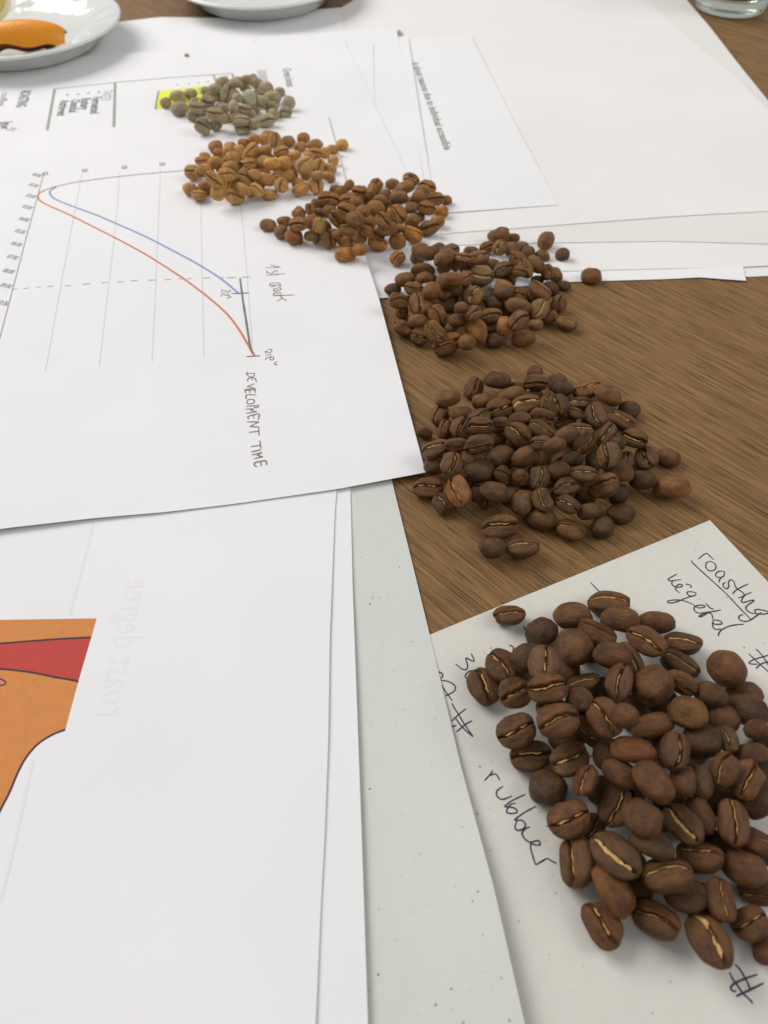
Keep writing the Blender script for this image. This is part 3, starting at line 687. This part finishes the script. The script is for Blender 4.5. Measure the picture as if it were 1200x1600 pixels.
# ------------------------------------------------------------------ the heaps: x y length width angle pose[colour][_ under][* alone]
PILES = {}
PILES[6] = """796 959 50 36 10 fu|846 989 49 45 30 bd|895 964 60 46 -5 bl|952 940 64 27 0 fu|934 990 62 32 -18 fu|969 971 60 36 -8 bl|1028 973 53 34 -10 b|1010 1001 62 40 -38 f|1067 1002 57 34 -8 fu|1064 1036 60 33 -25 fu
1063 1069 52 33 -35 fd|1135 1046 57 52 -60 b|1110 1086 52 38 -30 b|1163 1085 55 40 -15 bl|1168 1110 62 46 -35 bd|1172 1150 37 28 15 br|1193 1160 30 24 20 bd|1172 1180 54 32 -5 b|1168 1217 60 42 55 fr|1185 1248 65 50 60 bd
1147 1285 70 45 75 fr r|1175 1308 65 45 -35 fu|1018 1075 62 58 45 b|1075 1115 60 52 -25 bl|1097 1159 58 55 0 bd|1021 1137 64 37 18 b|990 1174 68 41 -10 br|1021 1223 70 46 -52 b|970 1210 60 38 -35 b|1066 1223 46 38 70 b
1096 1223 50 33 85 bg|1129 1203 56 45 60 fl|1056 1173 55 40 60 fr|1131 1123 45 40 -60 b|1135 1154 44 25 -70 fg|1004 1279 60 50 -45 b|1068 1287 66 48 -55 fp|1092 1275 60 26 -70 b|1016 1323 68 42 -25 bg|1093 1335 70 40 -18 fu
1162 1358 70 55 -20 b|1185 1395 60 38 -10 fd_|1127 1405 65 38 75 fr|1171 1441 56 52 25 f|1108 1467 82 52 -65 f|1070 1399 66 55 -20 bd|1042 1364 80 42 12 fu|1023 1435 75 50 -30 f|940 1445 72 52 -55 f|956 1392 84 46 -60 bl
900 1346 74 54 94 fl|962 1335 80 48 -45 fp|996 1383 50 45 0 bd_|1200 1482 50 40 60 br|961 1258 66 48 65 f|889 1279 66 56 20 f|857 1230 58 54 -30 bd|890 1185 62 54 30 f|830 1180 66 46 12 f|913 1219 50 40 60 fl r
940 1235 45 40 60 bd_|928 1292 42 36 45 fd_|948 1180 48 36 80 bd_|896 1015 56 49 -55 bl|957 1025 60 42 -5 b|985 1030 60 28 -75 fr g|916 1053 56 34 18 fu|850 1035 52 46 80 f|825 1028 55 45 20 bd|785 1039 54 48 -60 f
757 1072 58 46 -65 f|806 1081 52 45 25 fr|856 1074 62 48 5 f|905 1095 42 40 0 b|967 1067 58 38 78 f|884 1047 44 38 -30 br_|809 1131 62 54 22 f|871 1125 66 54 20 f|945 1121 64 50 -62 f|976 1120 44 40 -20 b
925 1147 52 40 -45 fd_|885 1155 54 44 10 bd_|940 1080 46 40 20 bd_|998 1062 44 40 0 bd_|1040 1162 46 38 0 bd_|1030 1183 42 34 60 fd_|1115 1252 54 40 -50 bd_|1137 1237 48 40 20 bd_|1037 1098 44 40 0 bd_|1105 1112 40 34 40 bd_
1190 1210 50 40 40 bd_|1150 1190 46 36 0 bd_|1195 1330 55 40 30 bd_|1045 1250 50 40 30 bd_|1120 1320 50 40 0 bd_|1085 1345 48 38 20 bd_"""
PILES[5] = """740 606 34 29 65 f|778 595 40 26 -5 b|770 609 34 24 -5 bd|800 615 44 28 25 bl|807 607 32 22 0 b_|699 624 40 27 5 bl|727 635 28 27 0 bg|752 628 31 25 0 bl|781 638 40 28 18 fr|686 648 34 31 80 fl|715 648 30 22 -35 b
693 671 32 20 80 fl|720 669 36 32 72 f|749 651 37 26 25 f|782 666 34 27 5 fd|749 678 41 22 5 fo|809 678 44 36 -38 f|821 631 46 30 22 fl2|813 656 36 20 0 b|747 703 46 30 12 fd|713 697 36 24 -5 fd|681 701 46 28 22 fu
664 678 24 20 -30 fd|705 724 37 35 75 f|777 690 30 20 35 b_|783 714 42 36 25 bd|822 715 46 28 20 b|748 738 48 38 8 bd|787 742 30 26 -30 fr|813 747 28 26 60 fd|678 730 32 30 0 bd|669 762 48 33 5 fr2|715 767 48 36 -55 fl3
694 787 39 34 -45 fd2|746 773 28 26 0 bd|772 769 46 32 -15 b|795 773 32 24 80 b_|817 787 37 30 70 b|782 822 57 34 12 f*|769 862 43 35 -5 bd*|817 854 53 33 8 fu*|844 812 50 34 -15 br|892 826 46 37 -20 fu|942 825 34 33 70 bd
970 803 43 31 -8 b|921 800 38 26 10 b|887 788 38 28 -30 fd2|848 781 38 30 -65 f|886 760 42 30 15 f|942 759 47 34 10 fl|967 771 32 30 50 bd|915 777 33 22 -20 fd_|874 737 36 33 0 b|842 747 38 32 80 fg|895 718 32 26 0 bd
863 710 37 24 15 b|912 742 40 20 -10 fu|963 742 50 22 5 br|950 712 42 38 -80 fl|980 717 32 22 85 f|926 723 30 20 -70 bd_|1004 751 42 31 -5 bd|1050 764 58 28 -8 bo*|1044 716 39 32 -25 b*|1010 715 36 33 -65 f
836 582 25 22 0 b|837 598 38 16 0 fd|870 597 31 27 0 bd|878 614 34 22 0 bd|917 607 46 20 18 fu l|946 628 44 22 -28 bl|983 641 33 31 0 bd|906 627 33 22 -5 fu|872 635 35 32 -75 fd2|854 624 27 18 70 f|899 644 26 22 -15 fu
932 648 38 28 -65 f|972 655 43 24 -30 fu|847 652 40 22 -10 fd|848 672 46 30 -28 fu|845 692 33 18 5 f|883 661 36 20 15 f_|922 661 32 18 -20 fd_|883 682 38 24 35 b|907 670 40 18 -5 fu|913 690 42 36 45 fd|948 677 38 26 60 fl
965 693 26 22 0 bd|991 685 42 26 -22 fo|835 613 30 18 0 bd_"""
PILES[4] = """656 391 26 21 10 b|665 409 34 23 -8 b|652 403 22 18 0 b_|684 391 26 22 30 bd|702 394 32 16 25 f|660 425 36 15 -3 fd|633 437 32 22 10 b|614 453 25 20 20 bd|647 450 30 20 -5 f|663 435 26 15 10 b|676 437 18 14 0 bd_
674 455 27 25 50 b|699 441 34 27 -10 bl|707 461 32 16 0 br|692 423 30 20 35 b|712 421 34 24 -40 f|704 406 36 20 -40 b|723 402 28 14 -5 fu|740 462 30 29 70 fp|727 441 24 22 50 f|736 393 22 13 0 b|746 403 36 16 8 fu
785 363 22 12 0 b|779 370 34 20 5 b|801 373 22 15 0 b|761 386 24 18 20 f|781 386 24 22 70 fp|801 389 26 22 0 bl|817 386 20 15 -20 b|825 394 22 20 0 bd|809 406 30 16 -40 f|787 413 32 24 30 fd2|837 414 32 20 -40 b|847 401 24 13 -20 b
856 425 25 24 -70 fr|868 430 24 18 -60 b|820 430 28 20 -70 f|789 438 30 26 -30 bl|809 438 20 17 0 f|752 430 38 30 -10 fp|844 454 38 20 -32 fu|861 450 26 20 -35 bd|881 447 20 16 0 bd|853 377 26 22 80 b*|879 398 22 19 0 bd*
924 432 32 26 0 b*|840 438 20 15 0 bd_|774 474 28 24 0 bd|809 481 40 24 -8 b|787 459 30 20 10 bd|812 460 22 19 -20 f|843 483 32 28 65 fp|873 475 26 25 75 f|859 497 26 18 35 b|886 503 34 24 -25 fu|810 503 32 28 35 f
787 509 28 20 80 bo|837 509 24 18 0 bp|817 529 38 24 5 bl|775 532 32 23 0 bd|767 493 34 18 5 f|770 513 24 17 0 bd_|745 519 38 28 -75 bo|729 535 27 25 0 b|699 537 46 28 28 fr2|680 518 36 28 -45 f|655 525 27 25 -25 fd2|631 511 34 24 -25 fu
653 502 30 19 0 b|628 487 22 21 85 f|623 469 30 18 10 f r|656 475 36 31 -80 f|683 491 30 26 -60 f|715 501 28 21 0 b|705 511 22 18 0 bp|721 481 22 18 0 br|701 477 28 24 0 bd_|740 491 26 24 50 f|762 463 26 21 60 bd_|730 470 26 20 0 bd_|800 425 26 20 0 bd_|840 465 28 20 0 bd_"""
PILES[3] = """419 353 25 20 -10 b*|444 346 22 15 0 b|439 363 22 20 0 bg|464 351 26 18 -5 fl|459 371 28 26 0 br|487 370 24 16 0 bg|487 347 24 21 0 br|499 352 23 21 75 fp|514 373 27 25 -70 f|467 334 20 18 50 b|484 327 18 14 -70 f|496 321 22 14 -40 b
513 311 34 20 -5 f|524 297 18 14 0 bd|532 299 20 15 30 b|545 290 18 13 50 b|528 343 30 18 -45 f|544 334 38 22 -35 f|544 359 28 17 -3 fu|528 366 18 14 0 b|540 378 24 18 5 bo|539 399 31 23 5 bo*|544 311 26 15 20 f|501 333 20 12 0 bd_
562 391 24 20 0 bo|590 379 32 22 -15 fu o|621 377 26 24 0 b|621 403 25 22 40 fo2*|645 365 33 24 -25 fu o|670 356 31 22 10 f o|683 347 24 18 15 bo|690 331 22 18 0 bo|667 325 27 20 -15 f o|681 309 28 20 5 f|697 313 18 14 0 b
667 292 28 14 -12 f|642 280 26 18 -15 f|662 295 22 16 0 bo|655 307 23 20 0 bd|633 295 30 18 25 b|623 309 28 20 -5 bg|613 288 22 14 0 b|643 325 20 18 0 bd|621 335 32 28 -50 fo|587 327 27 25 0 bl|599 343 25 23 -45 f|574 345 28 18 -40 b
567 331 22 18 0 b|646 345 22 18 0 b|605 360 32 16 5 bd|623 357 20 13 0 b|571 363 26 15 -20 b|562 373 22 18 0 b|587 291 24 20 70 f|581 301 22 14 80 b|594 311 24 15 0 b|602 299 20 17 0 b|563 300 23 21 0 f|557 317 22 18 0 b|555 343 28 27 0 bd|655 339 18 15 0 bd_|559 290 20 16 10 b|575 313 22 16 0 bd_|610 325 22 16 0 bd_|515 330 22 16 0 bd_"""
PILES[2] = """300 269 23 21 -5 f|297 296 22 20 0 b|311 304 23 19 0 fu|320 294 22 20 0 br|341 300 25 22 80 b|367 307 30 22 -5 fp|362 286 20 17 70 f|334 280 28 17 -40 f|314 278 18 15 0 b|320 265 22 16 0 b|320 245 17 13 0 b|315 251 20 12 0 f
337 255 25 18 0 b|337 230 22 20 0 br|342 240 18 15 0 br|355 273 26 15 5 fr|360 263 26 12 3 b|364 248 26 20 0 b|357 236 22 14 70 b|373 235 20 16 0 by|360 228 18 12 0 b|394 237 24 16 45 f|390 255 19 17 0 f|385 277 26 24 -20 fr|398 273 19 16 0 b
381 297 24 16 -40 b|401 297 24 17 -30 fp|412 283 30 17 -15 b|421 305 24 17 0 b|412 252 24 16 0 bp|381 224 19 13 0 br|398 223 18 14 0 br|412 217 19 16 0 b|414 235 22 14 0 b|412 268 20 13 0 br|430 222 24 18 -85 fp|420 211 20 13 0 b|450 222 22 18 0 br
474 216 20 16 0 br|469 230 20 15 0 b|439 239 24 15 15 f|444 255 24 20 0 b|426 261 26 18 0 by|461 243 19 13 0 by|476 258 29 25 55 fp|492 227 24 16 10 b|492 239 22 14 -10 f|507 236 18 15 0 b|520 234 18 14 0 b|535 227 19 18 0 by*|521 251 17 15 0 b
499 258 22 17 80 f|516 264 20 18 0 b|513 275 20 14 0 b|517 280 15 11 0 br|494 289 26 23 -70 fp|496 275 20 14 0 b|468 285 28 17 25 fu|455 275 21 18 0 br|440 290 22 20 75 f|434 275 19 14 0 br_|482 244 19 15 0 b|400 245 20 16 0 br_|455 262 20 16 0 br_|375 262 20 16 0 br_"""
PILES[1] = """259 161 17 16 0 bd|278 151 24 16 0 b|298 147 20 13 0 b|281 171 27 22 0 b|309 167 26 18 0 f|302 182 22 16 0 b|316 193 25 23 -10 f|336 195 20 18 0 b|325 159 21 20 0 f|336 177 26 13 -10 f|348 186 18 17 0 b|352 170 20 13 0 b|342 168 17 14 0 b
365 167 17 13 80 b|356 146 26 22 60 f|336 139 20 14 0 b|321 142 15 12 0 bg|348 130 22 13 0 b|371 130 24 13 0 b|394 123 17 12 20 b|400 130 20 13 0 b|371 144 19 12 0 b|371 154 16 14 0 b|389 156 24 20 90 bg|388 139 17 14 0 b|404 147 16 14 0 f
416 138 22 18 0 b|425 153 27 17 0 b|437 144 16 13 0 b|408 167 18 17 0 b|383 170 20 13 -5 f|426 166 18 13 0 b|451 162 20 18 60 b|446 176 20 18 0 f|427 179 19 16 0 b|416 188 27 18 10 f|397 193 18 17 0 b|379 200 24 18 0 fu|378 188 24 14 0 fu|366 184 19 16 0 b
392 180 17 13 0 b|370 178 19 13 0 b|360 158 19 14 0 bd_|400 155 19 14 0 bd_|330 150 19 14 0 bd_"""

SPEC = {  # name, material, base colour, colour codes, phrase for the heap, group
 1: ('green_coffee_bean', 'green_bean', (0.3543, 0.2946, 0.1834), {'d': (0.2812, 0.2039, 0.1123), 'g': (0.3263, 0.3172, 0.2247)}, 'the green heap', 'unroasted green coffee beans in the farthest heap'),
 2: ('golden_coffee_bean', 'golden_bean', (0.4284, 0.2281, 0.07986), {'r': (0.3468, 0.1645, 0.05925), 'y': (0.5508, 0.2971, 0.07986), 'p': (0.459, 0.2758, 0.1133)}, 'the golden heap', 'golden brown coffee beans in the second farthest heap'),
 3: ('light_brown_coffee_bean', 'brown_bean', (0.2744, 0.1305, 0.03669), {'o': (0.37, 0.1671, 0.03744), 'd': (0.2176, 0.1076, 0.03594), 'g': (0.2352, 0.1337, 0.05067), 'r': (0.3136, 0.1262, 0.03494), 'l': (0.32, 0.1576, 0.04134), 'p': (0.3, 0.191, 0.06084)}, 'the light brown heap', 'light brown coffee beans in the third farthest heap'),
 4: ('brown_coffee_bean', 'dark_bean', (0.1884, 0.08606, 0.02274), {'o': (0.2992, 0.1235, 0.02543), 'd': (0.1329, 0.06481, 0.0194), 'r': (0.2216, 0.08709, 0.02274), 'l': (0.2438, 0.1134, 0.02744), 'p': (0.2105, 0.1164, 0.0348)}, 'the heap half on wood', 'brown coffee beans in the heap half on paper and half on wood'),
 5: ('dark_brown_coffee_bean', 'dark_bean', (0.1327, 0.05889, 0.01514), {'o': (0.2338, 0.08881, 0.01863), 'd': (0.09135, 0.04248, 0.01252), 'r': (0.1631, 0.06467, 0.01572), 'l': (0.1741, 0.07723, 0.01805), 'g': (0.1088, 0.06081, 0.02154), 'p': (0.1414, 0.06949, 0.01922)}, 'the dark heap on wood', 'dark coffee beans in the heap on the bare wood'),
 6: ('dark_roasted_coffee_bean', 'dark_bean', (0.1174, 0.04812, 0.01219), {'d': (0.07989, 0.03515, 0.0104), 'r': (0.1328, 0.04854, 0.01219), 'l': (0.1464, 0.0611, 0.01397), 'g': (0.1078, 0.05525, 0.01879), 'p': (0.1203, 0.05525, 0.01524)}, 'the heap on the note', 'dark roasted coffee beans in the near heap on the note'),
}
ALONE = {(6, 796): 'crease-up bean near the far left edge of the note, apart from the heap', (6, 952): 'long dark bean beside a pen stroke at the far tip of the note heap',
 (6, 846): 'round dark bean at the far left of the heap on the note, smooth back up', (6, 1135): 'large smooth bean alone below the word vegetal, right of the note heap',
 (6, 757): 'bean with a broad gold crease covering part of the handwritten 30', (6, 1097): 'round dark smooth bean on top of the right part of the heap on the note',
 (6, 1108): 'long crease-up bean closest to the bottom hash sign', (6, 940): 'crease-up bean at the near left tip of the heap on the note', (6, 900): 'crease-up bean standing lengthwise just right of the word rubber',
 (6, 857): 'round smooth dark bean just above the word rubber', (6, 956): 'long smooth light brown bean near the front left of the heap on the note',
 (5, 782): 'dark bean with long gold crease lying apart in front of the dark heap on wood', (5, 769): 'smooth round bean nearest the note, apart from the dark heap on wood', (5, 817): 'bean with gold crease beside the smooth bean nearest the note',
 (5, 1050): 'orange brown pointed bean at the right tip of the dark heap on wood', (5, 1044): 'smooth dark bean at the far right of the dark heap on wood',
 (5, 669): 'reddish brown crease-up bean by the chart corner on the wood', (5, 715): 'orange brown bean with a dark curved crease by the chart corner', (5, 664): 'small bean touching the right edge of the chart sheet on the wood', (5, 836): 'small round bean at the far tip of the dark heap on wood',
 (4, 853): 'stray round bean standing on the white sheet, farther of the two', (4, 879): 'stray round dark bean on the white sheet, nearer of the two', (4, 924): 'stray round brown bean lying across the paper edge and the wood',
 (4, 699): 'reddish crease-up bean at the front of the heap half on wood', (4, 886): 'crease-up bean at the right tip of the heap half on wood', (4, 752): 'bean with a pale crumpled face on top of the heap half on wood',
 (3, 419): 'round brown bean at the left tip of the light brown heap', (3, 621): 'small orange brown bean alone between the light brown heap and the next', (3, 539): 'tan bean closest to the words 1st crack', (3, 642): 'bean at the far top of the light brown heap',
 (2, 535): 'stray yellow round bean at the right end of the golden heap', (2, 476): 'pale golden bean with a wide open face on top of the golden heap', (2, 367): 'pale golden crease-up bean at the front of the golden heap',
 (1, 259): 'small brownish bean on the yellow highlighted strip', (1, 389): 'blue green smooth bean in the middle of the green heap', (1, 451): 'green bean at the right end of the green heap, farther of two'}

POSE = {'f': (0, .30, .95), 'fu': (0, .72, .66), 'fd': (0, -.35, .92), 'fl': (-.52, .28, .78), 'fr': (.52, .28, .78), 'b': (0, -.42, -.9)}
GS = .0006; GX0, GX1, GY0, GY1 = -.20, .22, .03, .56
NGX, NGY = int((GX1 - GX0) / GS), int((GY1 - GY0) / GS)
Hm = np.full((NGX, NGY), -1.0)
cg = {}
def g_at(ix, iy):
    k = (ix // 6, iy // 6)
    if k not in cg: cg[k] = ground(GX0 + (k[0] * 6 + 3) * GS, GY0 + (k[1] * 6 + 3) * GS)
    return cg[k]
def hull_dist(pts):
    P = sorted(map(tuple, pts))
    def half(Q):
        h = []
        for p in Q:
            while len(h) > 1 and (h[-1][0] - h[-2][0]) * (p[1] - h[-2][1]) - (h[-1][1] - h[-2][1]) * (p[0] - h[-2][0]) <= 0: h.pop()
            h.append(p)
        return h
    lo, hi = half(P), half(P[::-1]); hl = lo[:-1] + hi[:-1]
    def d(x, y):
        m = 1e9
        for a, b in zip(hl, hl[1:] + hl[:1]):
            a, b = np.array(a), np.array(b); e = b - a; n = np.array([-e[1], e[0]]) / (np.linalg.norm(e) + 1e-9)
            m = min(m, float((np.array([x, y]) - a) @ n))
        return m
    return d
def parse(txt):
    out = []
    for row in txt.replace('\n', '|').split('|'):
        t = row.split()
        if len(t) < 6: continue
        x, y, L, Wd, an = map(float, t[:5]); p = ''.join(t[5:])
        alone = '*' in p; under = '_' in p; p = p.replace('*', '').replace('_', '')
        head = p[0]; rest = p[1:]; pose, cc = head, None
        if head == 'f':
            if rest[:1] == 'o' and len(rest) == 1: pose, cc = 'f', 'O'
            elif rest[:2] == 'd2': pose, cc = 'f', 'd'
            elif rest[:2] == 'r2': pose, cc = 'f', 'r'
            elif rest[:2] == 'l2': pose, cc = 'f', 'l'
            elif rest[:2] == 'l3': pose, cc = 'fl', 'o'
            elif rest[:2] == 'o2': pose, cc = 'f', 'o'
            else:
                if rest[:1] in ('u', 'd', 'l', 'r'): pose = 'f' + rest[0]; rest = rest[1:]
                cc = rest[:1] or None
        else: cc = rest[:1] or None
        out.append(dict(x=x, y=y, L=L, W=Wd, a=an, pose=pose, c=cc, alone=alone, under=under))
    return out
def orient(b, rnd):
    d = ray(b['x'], b['y']); c = -d / np.linalg.norm(d); r = RT - c * (RT @ c); r /= np.linalg.norm(r); u = np.cross(c, r)
    th = R(b['a']); a2 = np.array([math.cos(th), sin(th)]); pr = np.array([-a2[1], a2[0]])
    if pr[1] < 0: pr = -pr
    n3 = np.array(POSE[b['pose']], float); ratio = b['W'] / b['L']
    if b['pose'] == 'b' and ratio < .62: n3 = np.array([-pr[0] * .75, -pr[1] * .75, -.6])
    if b['pose'] == 'fu': n3 = np.array([pr[0] * .70, pr[1] * .70, .68])
    if b['pose'] == 'fd': n3 = np.array([-pr[0] * .45, -pr[1] * .45, .85])
    n3 += np.array([rnd.gauss(0, .10), rnd.gauss(0, .10), 0]); n3 /= np.linalg.norm(n3)
    n = r * n3[0] + u * n3[1] + c * n3[2]
    ax = r * a2[0] + u * a2[1]; ax = ax - n * (ax @ n); fl = np.linalg.norm(ax); ax /= fl
    fl = math.sqrt(max(.25, (ax @ r) ** 2 + (ax @ u) ** 2))
    yv = np.cross(n, ax)
    return np.c_[ax, yv, n], fl
SZ = {1: 1.05, 2: 1.04, 3: 1.04, 4: 1.04, 5: 1.01, 6: 1.01}
def place(b, pile, rnd, fixed_xy=None):
    """find where the bean lies: on its line of sight, resting on what is already there"""
    Rm, fl = orient(b, rnd) if fixed_xy is None else b['R']
    depth = 0
    k = b['var']; V = VAR[k][0]
    z = b.get('z0', .006)
    xy = None
    for it in range(6):
        if fixed_xy is None:
            p = at(b['x'], b['y'], z); d = np.linalg.norm(p - np.array([0, 0, H])) * (FW @ (ray(b['x'], b['y']) / np.linalg.norm(ray(b['x'], b['y']))))
            Lr = min(b['L'] / FPX * d / fl * SZ[pile], b['L'] / FPX * d * 1.22)
            xy = p[:2]
        else: xy = fixed_xy; Lr = b['Lr']
        ratio = b['W'] / b['L']
        wr = min(.90, max(.67, ratio if ratio > .60 else .70)); tr = b['tr'] * (1.25 if ratio > .9 else 1)
        scv = np.array([Lr, Lr * wr, Lr * tr])
        Wv = (V * scv) @ Rm.T
        ix = ((Wv[:, 0] + xy[0] - GX0) / GS).astype(int); iy = ((Wv[:, 1] + xy[1] - GY0) / GS).astype(int)
        ok = (ix >= 0) & (ix < NGX) & (iy >= 0) & (iy < NGY)
        ix, iy, zz = ix[ok], iy[ok], Wv[ok, 2]
        lin = ix * NGY + iy; uq, inv = np.unique(lin, return_inverse=True)
        lo = np.full(len(uq), 1e9); np.minimum.at(lo, inv, zz); hi = np.full(len(uq), -1e9); np.maximum.at(hi, inv, zz)
        ux, uy = uq // NGY, uq % NGY
        hcur = Hm[ux, uy]
        gr = np.array([g_at(a_, b_) for a_, b_ in zip(ux, uy)])
        beans_under = hcur > gr
        zg = (gr - lo).max()
        need = (hcur - lo)[beans_under]
        zb = np.percentile(need, 86) if len(need) > 6 else -1
        znew = max(zg, zb)
        z = znew if it < 2 else .5 * z + .5 * znew
    z = znew
    up = z + hi; Hm[ux, uy] = np.maximum(Hm[ux, uy], np.maximum(up, gr))
    return np.array([xy[0], xy[1], z]), Rm, scv
def make_bean(b, pile, pos, Rm, scv, rnd, chaff):
    nm, mat, base, codes, _, grp = SPEC[pile]
    o = link(nm, mesh_for(b['var'], mat))
    Mx = Matrix([[*(Rm[i] * scv), pos[i]] for i in range(3)] + [[0, 0, 0, 1]])
    o.matrix_world = Mx
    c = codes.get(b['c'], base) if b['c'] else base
    jit = rnd.uniform(.86, 1.16); hue = rnd.uniform(-.06, .06)
    o.color = (c[0] * jit * (1 + hue), c[1] * jit, c[2] * jit * (1 - hue), 1)
    tag(o, None, 'coffee bean', grp)
    if chaff: link('chaff', VAR[b['var']][2], o)
    return o

ORD = 'first second third fourth fifth sixth seventh eighth ninth tenth eleventh twelfth thirteenth fourteenth fifteenth sixteenth'.split()
def heap(pile):
    rnd = random.Random(100 + pile); L = parse(PILES[pile])
    core = [b for b in L if not b['alone']]
    hd = hull_dist([(b['x'], b['y']) for b in core]); mL = float(np.median([b['L'] for b in L])); mW = mL * .75
    squash = {1: .42, 2: .48, 3: .52, 4: .62, 5: .75, 6: .9}[pile]
    def hdist(x, y): return hull_d([x, y])
    # distances measured on the table plane: stretch the foreshortened direction
    hs = hull_dist([(b['x'], b['y'] / squash) for b in core])
    for b in L:
        b['e'] = -1 if b['alone'] else hs(b['x'], b['y'] / squash)
        pool = list(range(12)) + [12, 14, 16, 17, 18]
        b['var'] = rnd.choice([12, 13]) if b['c'] == 'O' else rnd.choice([14, 15]) if (b['c'] == 'p' and b['pose'][0] == 'f') else rnd.choice(pool[:13] if (b['alone'] or b['W'] / b['L'] < .62) else pool)
        if b['c'] == 'O': b['c'] = None
        b['tr'] = rnd.uniform(.47, .56)
        b['key'] = (0 if b['alone'] else 1 if b['under'] else 3, b['e'] + rnd.uniform(0, .1) * mL)
    # beans hidden in the body of the heap
    fill = []
    step = mL * {6: 1.15, 5: 1.15}.get(pile, 1.4)
    xs = [b['x'] for b in core]; ys = [b['y'] for b in core]
    yy = min(ys)
    row = 0
    while yy < max(ys):
        xx = min(xs) + (row % 2) * step * .5
        while xx < max(xs):
            if hs(xx, yy / squash) > mL * .95:
                cand = dict(x=xx + rnd.uniform(-.15, .15) * mL, y=yy + .22 * mL + rnd.uniform(-.1, .1) * mL, L=mL * rnd.uniform(.85, 1.0), W=mL * .72, a=rnd.uniform(-80, 80), pose=rnd.choice(['b', 'b', 'f']), c=None, alone=False, under=True, filler=True)
                cand['var'] = rnd.choice([0, 1, 2, 3, 5, 7, 8]); cand['tr'] = .5; cand['e'] = 0; cand['key'] = (2, rnd.random())
                if not any(b['under'] and abs(b['x'] - cand['x']) < mL * .55 and abs(b['y'] - cand['y']) < mL * .5 * squash for b in L): fill.append(cand)
            xx += step
        yy += step * squash * .95; row += 1
    allb = sorted(L + fill, key=lambda b: b['key'])
    made = []
    for b in allb:
        pos, Rm, scv = place(b, pile, rnd)
        ch = pile >= 3 and b['pose'][0] == 'f' and not b.get('filler') and not (pile == 3 and rnd.random() < .55)
        o = make_bean(b, pile, pos, Rm, scv, rnd, ch); made.append((b, o))
    # labels: each bean by its turn, its corner of the heap and its place in the row there
    nm, mat, base, codes, phrase, grp = SPEC[pile]
    qx = np.quantile([b['x'] for b in core], [.33, .67]); qy = np.quantile([b['y'] for b in core], [.33, .67])
    cells = {}
    for b, o in made:
        if b.get('filler'): o['label'] = 'coffee bean buried deep inside ' + phrase; continue
        k = (pile, int(b['x']))
        if k in ALONE and not b['under'] and ALONE[k] not in [x[1].get('label') for x in made]:
            o['label'] = ALONE[k]; continue
        cx = ('left', 'middle', 'right')[int((b['x'] > qx[0])) + int((b['x'] > qx[1]))]; cy = ('back', 'middle', 'front')[int((b['y'] > qy[0])) + int((b['y'] > qy[1]))]
        cells.setdefault((cy, cx, 'creased' if b['pose'][0] == 'f' else 'smooth-backed', b['under']), []).append((b['x'], o))
    for (cy, cx, ps, un), lst in cells.items():
        where = 'centre' if (cy, cx) == ('middle', 'middle') else f'{cy} {cx}' if cy != 'middle' else f'{cx} side' if cx != 'middle' else cy
        if cx == 'middle' and cy != 'middle': where = cy + ' centre'
        for i, (_, o) in enumerate(sorted(lst, key=lambda t: t[0])):
            w = ('half-buried ' if un else '') + ps
            o['label'] = (f'{ORD[i]} {w} bean from the left, {where} of {phrase}' if len(lst) > 1 else f'only {w} bean at the {where} of {phrase}')
    return len(made)
for pl in (1, 2, 3, 4, 5, 6): print('heap', pl, heap(pl))
